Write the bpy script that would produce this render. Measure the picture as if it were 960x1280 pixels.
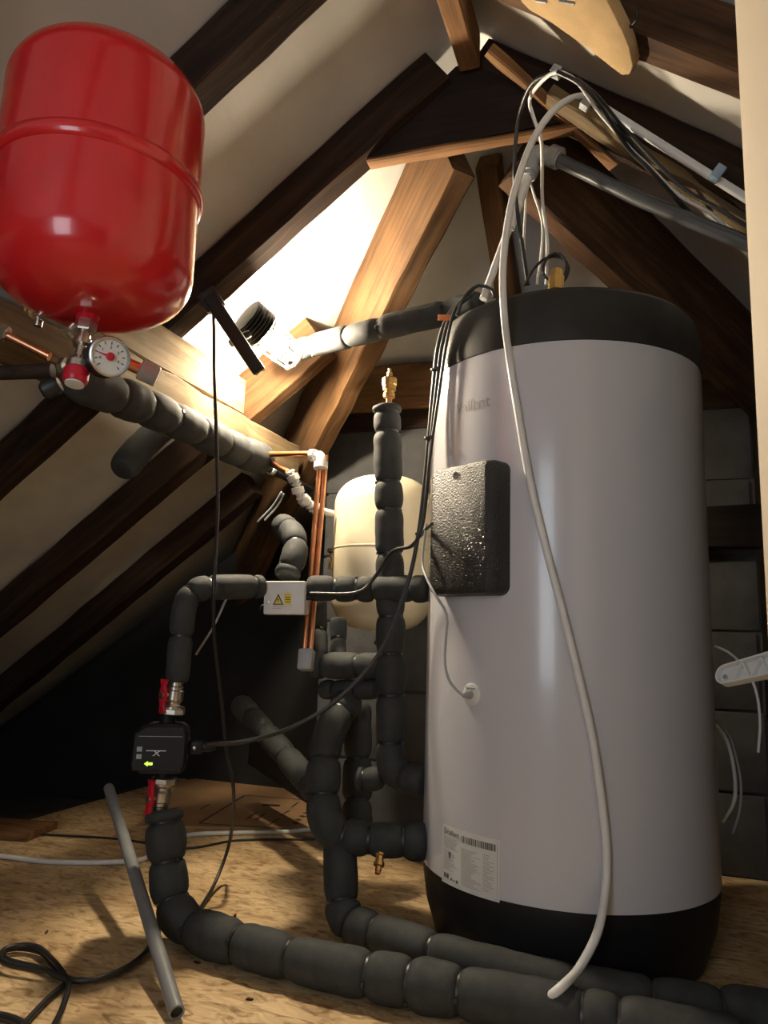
import bpy, bmesh, math, random
from mathutils import Vector, Matrix, noise
random.seed(7)
for o in list(bpy.data.objects): bpy.data.objects.remove(o)
SC = bpy.context.scene
COL = SC.collection
V = Vector
R = math.radians

# ------------------------------------------------------------------ camera
F, PITCH, ROLL, YAW, H = 930.0, R(9.4), R(1.82), R(19.5), 0.605
cam = bpy.data.cameras.new('camera'); camo = bpy.data.objects.new('camera', cam); COL.objects.link(camo)
cam.sensor_fit = 'VERTICAL'; cam.sensor_height = 36.0; cam.lens = 36.0 * F / 1280.0
cam.clip_start = 0.02
camo.matrix_world = Matrix.Translation((0, 0, H)) @ Matrix.Rotation(YAW, 4, 'Z') @ Matrix.Rotation(math.pi / 2 + PITCH, 4, 'X') @ Matrix.Rotation(ROLL, 4, 'Z')
SC.camera = camo
SC.render.resolution_x, SC.render.resolution_y = 960, 1280

# ------------------------------------------------------------------ light
w = bpy.data.worlds.new('world'); SC.world = w; w.use_nodes = True
w.node_tree.nodes['Background'].inputs[0].default_value = (0.5, 0.55, 0.65, 1)
w.node_tree.nodes['Background'].inputs[1].default_value = 0.004
BULB_STRENGTH = 1400.0
def area(name, loc, rot, sx, sy, e, col):
    l = bpy.data.lights.new(name, 'AREA'); l.shape = 'RECTANGLE'; l.size = sx; l.size_y = sy; l.energy = e; l.color = col
    o = bpy.data.objects.new(name, l); COL.objects.link(o); o.location = loc; o.rotation_euler = rot
    return o
# daylight of the room behind the camera coming in through the open doorway
area('doorway_light', (-0.45, -0.93, 0.95), (R(90), 0, 0), 0.5, 1.1, 8.0, (0.84, 0.92, 1.0))
vs = SC.view_settings
vs.view_transform = 'Standard'; vs.look = 'None'; vs.gamma = 1.0; vs.exposure = 0.3; vs.use_curve_mapping = False

# ------------------------------------------------------------------ measuring helpers (real places of things seen in the photo)
def ray(x, y):
    X, Y = x - 480.0, y - 640.0
    c, s = math.cos(ROLL), math.sin(ROLL)
    X, Y = X * c + Y * s, -X * s + Y * c
    a, b, e = X / F, 1.0, -Y / F
    c, s = math.cos(PITCH), math.sin(PITCH)
    b, e = b * c - e * s, b * s + e * c
    a, e = a / b, e / b
    c, s = math.cos(YAW), math.sin(YAW)
    return V((a * c - s, a * s + c, e))
O = V((0, 0, H))
def at(x, y, D): return O + ray(x, y) * D
def zp(x, y, z): r = ray(x, y); return O + r * ((z - H) / r.z)
def xp(x, y, v): r = ray(x, y); return O + r * (v / r.x)
def yp(x, y, v): r = ray(x, y); return O + r * (v / r.y)
def onp(x, y, n, d): r = ray(x, y); n = V(n); return O + r * ((d - n.dot(O)) / n.dot(r))

# ------------------------------------------------------------------ materials
MATS = {}
def nmat(name):
    m = bpy.data.materials.new(name); m.use_nodes = True; MATS[name] = m
    nt = m.node_tree; return m, nt, nt.nodes['Principled BSDF']
def simple(name, col, rough=0.5, metal=0.0, var=0.12, scale=18.0, bump=0.0, bscale=120.0, coat=0.0, spec=0.5, rvar=0.0):
    m, nt, b = nmat(name); N, L = nt.nodes, nt.links
    tc = N.new('ShaderNodeTexCoord'); nz = N.new('ShaderNodeTexNoise'); nz.inputs['Scale'].default_value = scale; nz.inputs['Detail'].default_value = 5
    L.new(tc.outputs['Object'], nz.inputs['Vector'])
    cr = N.new('ShaderNodeValToRGB'); cr.color_ramp.elements[0].position = 0.3; cr.color_ramp.elements[1].position = 0.72
    cr.color_ramp.elements[0].color = [c * (1 - var) for c in col] + [1]; cr.color_ramp.elements[1].color = [min(1, c * (1 + var)) for c in col] + [1]
    L.new(nz.outputs['Fac'], cr.inputs['Fac']); L.new(cr.outputs['Color'], b.inputs['Base Color'])
    b.inputs['Roughness'].default_value = rough; b.inputs['Metallic'].default_value = metal
    b.inputs['Coat Weight'].default_value = coat; b.inputs['Coat Roughness'].default_value = 0.08; b.inputs['Specular IOR Level'].default_value = spec
    if bump:
        n2 = N.new('ShaderNodeTexNoise'); n2.inputs['Scale'].default_value = bscale; n2.inputs['Detail'].default_value = 3
        L.new(tc.outputs['Object'], n2.inputs['Vector'])
        bp = N.new('ShaderNodeBump'); bp.inputs['Strength'].default_value = bump; bp.inputs['Distance'].default_value = 0.003
        L.new(n2.outputs['Fac'], bp.inputs['Height']); L.new(bp.outputs['Normal'], b.inputs['Normal'])
    return m
def wood(name, c0, c1, c2, rough=0.8):
    # long grain follows local X of the timber
    m, nt, b = nmat(name); N, L = nt.nodes, nt.links
    tc = N.new('ShaderNodeTexCoord'); mp = N.new('ShaderNodeMapping'); mp.inputs['Scale'].default_value = (3.0, 45.0, 45.0)
    oi = N.new('ShaderNodeObjectInfo'); ad = N.new('ShaderNodeVectorMath'); ad.operation = 'ADD'
    L.new(tc.outputs['Object'], ad.inputs[0])
    sc = N.new('ShaderNodeVectorMath'); sc.operation = 'SCALE'; sc.inputs[0].default_value = (7.1, 3.3, 5.7)
    L.new(oi.outputs['Random'], sc.inputs['Scale']); L.new(sc.outputs[0], ad.inputs[1])
    L.new(ad.outputs[0], mp.inputs['Vector'])
    nz = N.new('ShaderNodeTexNoise'); nz.inputs['Scale'].default_value = 1.0; nz.inputs['Detail'].default_value = 8; nz.inputs['Roughness'].default_value = 0.62; nz.inputs['Distortion'].default_value = 0.5
    L.new(mp.outputs['Vector'], nz.inputs['Vector'])
    cr = N.new('ShaderNodeValToRGB'); e = cr.color_ramp.elements
    e[0].position = 0.28; e[0].color = (*c0, 1); e[1].position = 0.75; e[1].color = (*c2, 1); k = e.new(0.5); k.color = (*c1, 1)
    L.new(nz.outputs['Fac'], cr.inputs['Fac'])
    n3 = N.new('ShaderNodeTexNoise'); n3.inputs['Scale'].default_value = 6.0; n3.inputs['Detail'].default_value = 4
    L.new(ad.outputs[0], n3.inputs['Vector'])
    mx = N.new('ShaderNodeMix'); mx.data_type = 'RGBA'; mx.blend_type = 'MULTIPLY'; mx.inputs[0].default_value = 0.55
    cr2 = N.new('ShaderNodeValToRGB'); cr2.color_ramp.elements[0].position = 0.32; cr2.color_ramp.elements[0].color = (0.42, 0.38, 0.34, 1); cr2.color_ramp.elements[1].position = 0.62; cr2.color_ramp.elements[1].color = (1, 1, 1, 1)
    L.new(n3.outputs['Fac'], cr2.inputs['Fac']); L.new(cr.outputs['Color'], mx.inputs[6]); L.new(cr2.outputs['Color'], mx.inputs[7])
    L.new(mx.outputs[2], b.inputs['Base Color']); b.inputs['Roughness'].default_value = rough; b.inputs['Specular IOR Level'].default_value = 0.25
    bp = N.new('ShaderNodeBump'); bp.inputs['Strength'].default_value = 0.5; bp.inputs['Distance'].default_value = 0.004
    L.new(nz.outputs['Fac'], bp.inputs['Height']); L.new(bp.outputs['Normal'], b.inputs['Normal'])
    return m
def osb(name):
    m, nt, b = nmat(name); N, L = nt.nodes, nt.links
    tc = N.new('ShaderNodeTexCoord'); prev = None
    for i, (rz, sx, sy) in enumerate(((12, 11, 38), (-38, 13, 42), (68, 14, 38))):
        mp = N.new('ShaderNodeMapping'); mp.inputs['Rotation'].default_value = (0, 0, R(rz)); mp.inputs['Scale'].default_value = (sx, sy, 1)
        L.new(tc.outputs['Object'], mp.inputs['Vector'])
        nw = N.new('ShaderNodeTexNoise'); nw.inputs['Scale'].default_value = 9; L.new(tc.outputs['Object'], nw.inputs['Vector'])
        mv = N.new('ShaderNodeVectorMath'); mv.operation = 'MULTIPLY_ADD'; mv.inputs[1].default_value = (2.2, 2.2, 0)
        L.new(nw.outputs['Color'], mv.inputs[0]); L.new(mp.outputs['Vector'], mv.inputs[2])
        vo = N.new('ShaderNodeTexVoronoi'); vo.inputs['Scale'].default_value = 1.0; vo.voronoi_dimensions = '2D'
        L.new(mv.outputs[0], vo.inputs['Vector'])
        sp = N.new('ShaderNodeSeparateColor'); L.new(vo.outputs['Color'], sp.inputs['Color'])
        cr = N.new('ShaderNodeValToRGB'); cr.color_ramp.elements[0].color = (0.44, 0.29, 0.145, 1); cr.color_ramp.elements[1].color = (0.80, 0.61, 0.36, 1)
        k = cr.color_ramp.elements.new(0.5); k.color = (0.65, 0.465, 0.25, 1)
        gm = N.new('ShaderNodeMapping'); gm.inputs['Scale'].default_value = (0.9, 4.5, 1); L.new(mv.outputs[0], gm.inputs['Vector'])
        gn_ = N.new('ShaderNodeTexNoise'); gn_.inputs['Scale'].default_value = 1.0; gn_.inputs['Detail'].default_value = 4; L.new(gm.outputs['Vector'], gn_.inputs['Vector'])
        ma = N.new('ShaderNodeMath'); ma.operation = 'MULTIPLY_ADD'; ma.inputs[1].default_value = 1.5; L.new(gn_.outputs['Fac'], ma.inputs[0])
        mb = N.new('ShaderNodeMath'); mb.operation = 'MULTIPLY_ADD'; mb.inputs[1].default_value = 0.55; mb.inputs[2].default_value = -0.5; L.new(sp.outputs[0], mb.inputs[0]); L.new(mb.outputs[0], ma.inputs[2])
        L.new(ma.outputs[0], cr.inputs['Fac'])
        if prev is None: prev = cr.outputs['Color']; h = sp.outputs[0]
        else:
            mx = N.new('ShaderNodeMix'); mx.data_type = 'RGBA'
            gt = N.new('ShaderNodeMath'); gt.operation = 'GREATER_THAN'; gt.inputs[1].default_value = 0.6; L.new(sp.outputs[1], gt.inputs[0])
            L.new(gt.outputs[0], mx.inputs[0]); L.new(prev, mx.inputs[6]); L.new(cr.outputs['Color'], mx.inputs[7]); prev = mx.outputs[2]
    # stringy dark strand edges and dirt
    n4 = N.new('ShaderNodeTexNoise'); n4.inputs['Scale'].default_value = 1; n4.inputs['Detail'].default_value = 7; n4.inputs['Distortion'].default_value = 1.4
    mp4 = N.new('ShaderNodeMapping'); mp4.inputs['Scale'].default_value = (20, 46, 1); mp4.inputs['Rotation'].default_value = (0, 0, R(20)); L.new(tc.outputs['Object'], mp4.inputs['Vector']); L.new(mp4.outputs['Vector'], n4.inputs['Vector'])
    c4 = N.new('ShaderNodeValToRGB'); c4.color_ramp.elements[0].position = 0.33; c4.color_ramp.elements[0].color = (0.45, 0.35, 0.25, 1); c4.color_ramp.elements[1].position = 0.5; c4.color_ramp.elements[1].color = (1, 1, 1, 1)
    L.new(n4.outputs['Fac'], c4.inputs['Fac'])
    n5 = N.new('ShaderNodeTexNoise'); n5.inputs['Scale'].default_value = 4.5; n5.inputs['Detail'].default_value = 6; L.new(tc.outputs['Object'], n5.inputs['Vector'])
    c5 = N.new('ShaderNodeValToRGB'); c5.color_ramp.elements[0].position = 0.3; c5.color_ramp.elements[0].color = (0.62, 0.55, 0.47, 1); c5.color_ramp.elements[1].position = 0.6; c5.color_ramp.elements[1].color = (1, 1, 1, 1)
    L.new(n5.outputs['Fac'], c5.inputs['Fac'])
    for cc in (c4, c5):
        m2 = N.new('ShaderNodeMix'); m2.data_type = 'RGBA'; m2.blend_type = 'MULTIPLY'; m2.inputs[0].default_value = 0.9
        L.new(prev, m2.inputs[6]); L.new(cc.outputs['Color'], m2.inputs[7]); prev = m2.outputs[2]
    L.new(prev, b.inputs['Base Color']); b.inputs['Roughness'].default_value = 0.62
    bp = N.new('ShaderNodeBump'); bp.inputs['Strength'].default_value = 0.25; bp.inputs['Distance'].default_value = 0.002
    L.new(h, bp.inputs['Height']); L.new(bp.outputs['Normal'], b.inputs['Normal'])
    return m
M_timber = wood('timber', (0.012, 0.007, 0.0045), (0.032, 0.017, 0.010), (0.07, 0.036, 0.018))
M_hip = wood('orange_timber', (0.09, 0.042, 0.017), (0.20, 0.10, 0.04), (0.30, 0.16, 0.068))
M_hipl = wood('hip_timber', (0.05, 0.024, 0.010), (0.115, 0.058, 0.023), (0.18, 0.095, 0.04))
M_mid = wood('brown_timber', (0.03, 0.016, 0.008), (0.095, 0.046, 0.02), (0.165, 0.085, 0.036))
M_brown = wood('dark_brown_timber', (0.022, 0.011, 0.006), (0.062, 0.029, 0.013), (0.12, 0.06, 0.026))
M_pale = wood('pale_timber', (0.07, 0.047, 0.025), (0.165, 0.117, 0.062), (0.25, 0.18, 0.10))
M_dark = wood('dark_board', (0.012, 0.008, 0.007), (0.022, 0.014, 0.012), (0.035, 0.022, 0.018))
M_felt = simple('felt', (0.58, 0.565, 0.53), 0.75, var=0.13, scale=5, bump=0.35, bscale=35)
M_osb = osb('osb')
M_white = simple('white_enamel', (0.565, 0.57, 0.61), 0.22, var=0.015, scale=3, coat=0.25)
M_blackp = simple('black_plastic', (0.010, 0.010, 0.011), 0.5, var=0.15, spec=0.3)
M_lid = simple('black_lid', (0.022, 0.022, 0.022), 0.55, var=0.2, spec=0.35, bump=0.15, bscale=60)
M_cover = simple('black_textured', (0.02, 0.02, 0.02), 0.40, var=0.2, bump=1.0, bscale=290)
M_foam = simple('foam', (0.032, 0.035, 0.034), 0.78, var=0.28, scale=30, bump=0.12, bscale=260)
M_red = simple('red_paint', (0.62, 0.018, 0.02), 0.24, var=0.06, coat=0.5)
M_cream = simple('cream_paint', (0.78, 0.70, 0.50), 0.35, var=0.03)
M_door = simple('cream_gloss', (0.74, 0.65, 0.52), 0.5, var=0.03, scale=4)
M_copper = simple('copper', (0.72, 0.33, 0.17), 0.28, 1.0, var=0.25)
M_brass = simple('brass', (0.80, 0.56, 0.22), 0.3, 1.0, var=0.15)
M_nickel = simple('nickel', (0.62, 0.57, 0.49), 0.28, 1.0, var=0.15, scale=40)
M_steel = simple('steel', (0.60, 0.60, 0.60), 0.35, 1.0, var=0.2)
M_wplast = simple('white_plastic', (0.70, 0.70, 0.68), 0.4, var=0.04)
M_gplast = simple('grey_plastic', (0.36, 0.38, 0.39), 0.45, var=0.06)
M_conduit = simple('grey_conduit', (0.20, 0.205, 0.21), 0.42, var=0.1)
M_dgrey = simple('dark_grey_plastic', (0.075, 0.08, 0.085), 0.35, var=0.06)
M_wcable = simple('white_cable', (0.74, 0.74, 0.72), 0.42, var=0.04)
M_bcable = simple('black_cable', (0.018, 0.018, 0.018), 0.4, var=0.1)
M_card = simple('cardboard', (0.40, 0.235, 0.115), 0.85, var=0.08, scale=9)
M_ink = simple('ink', (0.03, 0.022, 0.018), 0.7, var=0.1)
M_ginc = simple('grey_print', (0.30, 0.285, 0.26), 0.6, var=0.05)
M_sink = simple('sticker_print', (0.10, 0.10, 0.10), 0.6, var=0.05)
M_stick = simple('sticker', (0.68, 0.67, 0.64), 0.5, var=0.02)
M_yellow = simple('yellow_print', (0.75, 0.58, 0.03), 0.5, var=0.03)
M_redp = simple('red_plastic', (0.55, 0.012, 0.03), 0.35, var=0.08)
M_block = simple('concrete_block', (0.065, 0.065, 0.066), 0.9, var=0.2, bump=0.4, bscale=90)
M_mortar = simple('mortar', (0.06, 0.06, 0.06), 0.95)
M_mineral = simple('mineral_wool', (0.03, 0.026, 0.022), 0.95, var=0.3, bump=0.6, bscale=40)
M_shade = simple('eaves_shade', (0.012, 0.0115, 0.011), 0.9, var=0.3, scale=6, bump=0.3, bscale=12)  # near-black colour standing in for the shade deep in the eaves
M_canvas = simple('canvas', (0.58, 0.40, 0.20), 0.9, var=0.12, bump=0.6, bscale=420)
M_orange = simple('orange_plastic', (0.7, 0.22, 0.05), 0.5)
M_bluec = simple('blue_clip', (0.30, 0.42, 0.55), 0.4)
M_black = simple('rubber', (0.012, 0.012, 0.012), 0.5)
M_plaster = simple('plaster', (0.40, 0.38, 0.36), 0.9, var=0.05)
m, nt, b = nmat('bulb_glow'); M_bulb = m
b.inputs['Base Color'].default_value = (1, 1, 1, 1); b.inputs['Emission Color'].default_value = (1.0, 0.84, 0.61, 1); b.inputs['Emission Strength'].default_value = BULB_STRENGTH
m, nt, b = nmat('led_green'); M_led = m
b.inputs['Base Color'].default_value = (0.3, 0.6, 0.1, 1); b.inputs['Emission Color'].default_value = (0.55, 1.0, 0.08, 1); b.inputs['Emission Strength'].default_value = 1.2

# ------------------------------------------------------------------ mesh helpers
def tagt(o, label=None, cat=None, group=None, kind=None):
    if label: o['label'] = label
    if cat: o['category'] = cat
    if group: o['group'] = group
    if kind: o['kind'] = kind
    return o
def root(name, loc, label, cat, group=None):
    o = bpy.data.objects.new(name, None); o.empty_display_size = 0.05; o.location = loc; COL.objects.link(o)
    return tagt(o, label, cat, group)
def link(name, verts, faces, mat, parent=None, smooth=True, frame=None):
    """verts in world coordinates; the object's origin goes to the bbox centre, or local axes to `frame` (4x4)"""
    me = bpy.data.meshes.new(name)
    if frame is None:
        c = sum((V(v) for v in verts), V()) / max(1, len(verts)); frame = Matrix.Translation(c)
    inv = frame.inverted()
    me.from_pydata([inv @ V(v) for v in verts], [], faces); me.validate(); me.update()
    bm = bmesh.new(); bm.from_mesh(me); bmesh.ops.recalc_face_normals(bm, faces=bm.faces); bm.to_mesh(me); bm.free()
    if smooth:
        for p in me.polygons: p.use_smooth = True
    me.materials.append(mat)
    o = bpy.data.objects.new(name, me); COL.objects.link(o)
    o.matrix_world = frame
    if parent is not None:
        o.parent = parent; o.matrix_parent_inverse = wm(parent).inverted()
    return o
def wm(o):
    if o.parent is None: return o.matrix_basis.copy()
    return wm(o.parent) @ o.matrix_parent_inverse @ o.matrix_basis
def auto(o, ang=35):
    me = o.data
    bm = bmesh.new(); bm.from_mesh(me)
    for e in bm.edges:
        if len(e.link_faces) == 2: e.smooth = e.calc_face_angle(0) < R(ang)
    bm.to_mesh(me); bm.free()
    for p in me.polygons: p.use_smooth = True
    return o
def frame_z(origin, z, hint=(0, 0, 1)):
    z = V(z).normalized(); h = V(hint)
    if abs(z.dot(h)) > 0.98: h = V((1, 0, 0))
    x = h.cross(z).normalized(); y = z.cross(x)
    m = Matrix((x, y, z)).transposed().to_4x4(); m.translation = origin; return m
def lathe(name, prof, fr, mat, parent=None, n=32, seg=None, ang=35):
    """prof: [(r, z)] along local z of frame"""
    vs, fs = [], []
    for r, z in prof:
        for i in range(n):
            a = 2 * math.pi * i / n; vs.append(fr @ V((r * math.cos(a), r * math.sin(a), z)))
    for j in range(len(prof) - 1):
        for i in range(n):
            k = (i + 1) % n; fs.append((j * n + i, j * n + k, (j + 1) * n + k, (j + 1) * n + i))
    fs.append(tuple(range(n - 1, -1, -1))); fs.append(tuple((len(prof) - 1) * n + i for i in range(n)))
    return auto(link(name, vs, fs, mat, parent, frame=fr), ang)
def catmull(pts, step=0.012):
    pts = [V(p) for p in pts]; out = []
    P = [pts[0] * 2 - pts[1]] + pts + [pts[-1] * 2 - pts[-2]]
    for i in range(1, len(P) - 2):
        p0, p1, p2, p3 = P[i - 1:i + 3]; n = max(2, int((p2 - p1).length / step))
        for k in range(n):
            t = k / n
            out.append(0.5 * ((2 * p1) + (p2 - p0) * t + (2 * p0 - 5 * p1 + 4 * p2 - p3) * t * t + (3 * p1 - p0 - 3 * p2 + p3) * t ** 3))
    out.append(pts[-1]); return out
def fillet(pts, rad=0.06, step=0.008):
    pts = [V(p) for p in pts]; raw = [pts[0]]
    for i in range(1, len(pts) - 1):
        a, b, c = pts[i - 1:i + 2]; r = min(rad, (a - b).length * 0.49, (c - b).length * 0.49)
        s, e = b + (a - b).normalized() * r, b + (c - b).normalized() * r
        for k in range(9):
            t = k / 8; raw.append(s * (1 - t) ** 2 + b * 2 * t * (1 - t) + e * t * t)
    raw.append(pts[-1])
    return resample(raw, step)
def resample(raw, step):
    L = [0]
    for i in range(1, len(raw)): L.append(L[-1] + (raw[i] - raw[i - 1]).length)
    n = max(2, int(L[-1] / step)); out = []; j = 0
    for k in range(n + 1):
        d = L[-1] * k / n
        while j < len(raw) - 2 and L[j + 1] < d: j += 1
        s = L[j + 1] - L[j]; t = 0 if s < 1e-9 else (d - L[j]) / s
        out.append(raw[j].lerp(raw[j + 1], min(1, max(0, t))))
    return out
def sweep(path, rad, n=10):
    """verts, faces of a capped tube; rad number or list"""
    m = len(path); rs = rad if isinstance(rad, (list, tuple)) else [rad] * m
    tan = [(path[min(i + 1, m - 1)] - path[max(i - 1, 0)]).normalized() for i in range(m)]
    u = tan[0].orthogonal().normalized(); vs = []; fs = []
    for i in range(m):
        u = (u - tan[i] * u.dot(tan[i])).normalized(); w_ = tan[i].cross(u)
        for k in range(n):
            a = 2 * math.pi * k / n; vs.append(path[i] + (u * math.cos(a) + w_ * math.sin(a)) * rs[i])
    for i in range(m - 1):
        for k in range(n):
            q = (k + 1) % n; fs.append((i * n + k, i * n + q, (i + 1) * n + q, (i + 1) * n + k))
    fs.append(tuple(range(n - 1, -1, -1))); fs.append(tuple((m - 1) * n + k for k in range(n)))
    return vs, fs
def tube(name, path, rad, mat, parent=None, n=10):
    vs, fs = sweep(path, rad, n); return auto(link(name, vs, fs, mat, parent), 60)
def cable(name, pts, rad, mat, parent=None, n=8, step=0.012):
    return tube(name, catmull(pts, step), rad, mat, parent, n)
def box(name, fr, lo, hi, mat, parent=None, bev=0.002, seg=2):
    bm = bmesh.new(); bmesh.ops.create_cube(bm, size=1)
    lo, hi = V(lo), V(hi)
    for v in bm.verts: v.co = V([lo[i] + (v.co[i] + 0.5) * (hi[i] - lo[i]) for i in range(3)])
    if bev: bmesh.ops.bevel(bm, geom=list(bm.edges), offset=bev, segments=seg, affect='EDGES', profile=0.5)
    vs = [fr @ v.co for v in bm.verts]; bm.verts.index_update(); fs = [[v.index for v in f.verts] for f in bm.faces]; bm.free()
    return auto(link(name, vs, fs, mat, parent, frame=fr), 40)
ID = Matrix.Identity(4)
def wbox(name, lo, hi, mat, parent=None, bev=0.002):
    c = (V(lo) + V(hi)) / 2; fr = Matrix.Translation(c); return box(name, fr, V(lo) - c, V(hi) - c, mat, parent, bev)
def prism(name, poly, fr, z0, z1, mat, parent=None, bev=0.0):
    bm = bmesh.new(); vs = [bm.verts.new((x, y, z0)) for x, y in poly]; f = bm.faces.new(vs)
    ex = bmesh.ops.extrude_face_region(bm, geom=[f]); top = [g for g in ex['geom'] if isinstance(g, bmesh.types.BMVert)]
    for v in top: v.co.z = z1
    if bev: bmesh.ops.bevel(bm, geom=[e for e in bm.edges], offset=bev, segments=2, affect='EDGES', profile=0.5)
    pts = [fr @ v.co for v in bm.verts]; bm.verts.index_update(); fs = [[v.index for v in f.verts] for f in bm.faces]; bm.free()
    return auto(link(name, pts, fs, mat, parent, frame=fr if fr.determinant() > 0 else None), 40)
def timber(name, p0, p1, width, depth, up, mat, parent=None, rough=0.003, seed=0, n=14):
    """sawn bar: p0-p1 is the middle of its lower face; `up` points to the opposite face; slightly uneven arrises"""
    p0, p1 = V(p0), V(p1); x = (p1 - p0).normalized(); up = V(up); z = (up - x * up.dot(x)).normalized(); y = z.cross(x)
    L = (p1 - p0).length; fr = Matrix((x, y, z)).transposed().to_4x4(); fr.translation = p0
    ring = []
    for yy, zz in ((-1, 0), (1, 0), (1, 1), (-1, 1)):
        ring.append((yy * width / 2, zz * depth))
    c = 0.004; prof = [(-width/2 + c, 0), (width/2 - c, 0), (width/2, c), (width/2, depth - c), (width/2 - c, depth), (-width/2 + c, depth), (-width/2, depth - c), (-width/2, c)]
    vs, fs = [], []; k = len(prof)
    for i in range(n + 1):
        X = L * i / n
        for j, (yy, zz) in enumerate(prof):
            q = V((X * 9 + seed * 3.7, yy * 40, zz * 40)); d = noise.noise(q) * rough; e = noise.noise(q + V((5, 9, 2))) * rough
            vs.append(fr @ V((X, yy + d, zz + e)))
    for i in range(n):
        for j in range(k):
            q = (j + 1) % k; fs.append((i * k + j, i * k + q, (i + 1) * k + q, (i + 1) * k + j))
    fs.append(tuple(range(k - 1, -1, -1))); fs.append(tuple(n * k + j for j in range(k)))
    return auto(link(name, vs, fs, mat, parent, frame=fr), 30)
def text_mesh(s, size, bold=False):
    cu = bpy.data.curves.new('t', 'FONT'); cu.body = s; cu.size = size; cu.align_x = 'LEFT'; cu.resolution_u = 3
    if bold: cu.offset = size * 0.018
    o = bpy.data.objects.new('t', cu); COL.objects.link(o)
    dg = bpy.context.evaluated_depsgraph_get(); me = bpy.data.meshes.new_from_object(o.evaluated_get(dg))
    vs = [v.co.copy() for v in me.vertices]; fs = [list(p.vertices) for p in me.polygons]
    bpy.data.objects.remove(o); bpy.data.meshes.remove(me); bpy.data.curves.remove(cu)
    return vs, fs

# ------------------------------------------------------------------ roof geometry
K = math.tan(R(37)); XR = -0.36; DEP = 0.10; OFF = DEP / math.cos(R(37))
def zl(x): return 1.39 + K * (x + 1)            # underside of the left rafters
def zr(x): return 1.39 + K * (2 * XR + 1 - x)   # underside of the right rafters
def zh(y): return 1.39 + K * (2.3 - y)          # underside of the hip end rafters
YA = 1.3 - XR                                   # hip apex
NL = V((-K, 0, 1)).normalized(); NR = V((K, 0, 1)).normalized(); NH = V((0, K, 1)).normalized()
LP = ((-K, 0, 1), 1.39 + K); RP = ((K, 0, 1), 1.39 + K * (2 * XR + 1)); HP = ((0, K, 1), 1.39 + K * 2.3)
def sheet(name, fn, nu, nv, mat, thick=0.012, up=(0, 0, 1), amp=0.006):
    vs, fs = [], []
    for i in range(nu + 1):
        for j in range(nv + 1):
            p = V(fn(i / nu, j / nv)); p += V(up) * amp * (noise.noise(p * 6) + 0.5 * noise.noise(p * 17)); vs.append(p)
    for i in range(nu):
        for j in range(nv):
            a = i * (nv + 1) + j; fs.append((a, a + 1, a + nv + 2, a + nv + 1))
    n0 = len(vs); vs += [v + V(up) * thick for v in vs]
    fs += [tuple(q + n0 for q in reversed(f)) for f in fs]
    rim = [j for j in range(nv + 1)] + [i * (nv + 1) + nv for i in range(1, nu + 1)] + [nu * (nv + 1) + j for j in range(nv - 1, -1, -1)] + [i * (nv + 1) for i in range(nu - 1, 0, -1)]
    for a, b_ in zip(rim, rim[1:] + rim[:1]): fs.append((a, b_, b_ + n0, a + n0))
    return tagt(link(name, vs, fs, mat), kind='structure')
YB, YF = -1.05, 3.6
XLE, XRE = -2.98, 2.26
o = sheet('ceiling_left', lambda u, v: ((lambda x: (x, YB + v * (1.3 - x - YB), zl(x) + OFF))(XLE + u * (XR - XLE))), 70, 70, M_felt)
o['label'] = 'off white roofing felt of the left roof slope'
o = sheet('ceiling_right', lambda u, v: ((lambda x: (x, YB + v * (x + 2 * (YA - 1.3 + XR) + (YA - XR) - YB), zr(x) + OFF))(XR + u * (XRE - XR))), 60, 60, M_felt)
o['label'] = 'off white roofing felt of the right roof slope'
o = sheet('ceiling_back', lambda u, v: ((lambda y: (XR + (2 * v - 1) * (y - YA), y, zh(y) + OFF))(YA + 1e-3 + u * (4.27 - YA))), 50, 50, M_felt)
o['label'] = 'roofing felt of the hip end behind the cylinder'
fl = wbox('floor', (-1.84, YB, -0.03), (2.3, 4.3, 0.0), M_osb, bev=0); tagt(fl, 'strand board floor of the loft', kind='structure')
# wall with the doorway behind the camera
def roofz(x): return (zl(x) if x < XR else zr(x)) + OFF
def front(name, xs, zlo):
    P = [(xs[0], zlo)] + [(xs[-1], zlo)] + [(x, max(zlo + .01, roofz(x) - 0.01)) for x in reversed(xs)]
    fr = Matrix(((1, 0, 0, 0), (0, 0, 1, 0), (0, 1, 0, 0), (0, 0, 0, 1)))
    return prism(name, P, fr, YB, YB + 0.08, M_plaster)
wf = front('wall_front', [-2.97, -0.74], 0.0); tagt(wf, 'plastered wall with the doorway behind the viewer', kind='structure')
for xs, z in (([-0.74, XR, -0.16], 1.52), ([-0.16, 2.24], 0.0)):
    q = front('wall_panel', xs, z); q.parent = wf; q.matrix_parent_inverse = wm(wf).inverted()
# block wall stub at the back
ws = root('wall_back', (-0.3, 2.35, 0), None, None); tagt(ws, 'grey concrete block wall behind the cylinder', kind='structure')
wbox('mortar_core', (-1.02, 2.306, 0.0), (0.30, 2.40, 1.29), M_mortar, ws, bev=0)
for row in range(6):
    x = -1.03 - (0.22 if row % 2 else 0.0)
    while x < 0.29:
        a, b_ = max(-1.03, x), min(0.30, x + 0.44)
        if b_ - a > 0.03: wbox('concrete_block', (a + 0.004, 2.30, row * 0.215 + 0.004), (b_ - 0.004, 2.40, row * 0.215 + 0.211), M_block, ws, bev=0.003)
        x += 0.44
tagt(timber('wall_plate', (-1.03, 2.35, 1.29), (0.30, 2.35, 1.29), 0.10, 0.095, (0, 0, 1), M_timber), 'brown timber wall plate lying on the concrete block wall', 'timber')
tagt(timber('timber_rail', (-0.10, 2.275, 0.875), (0.45, 2.275, 0.875), 0.05, 0.12, (0, 0, 1), M_dark), 'dark horizontal timber rail fixed to block wall right of the cylinder', 'timber')
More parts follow.
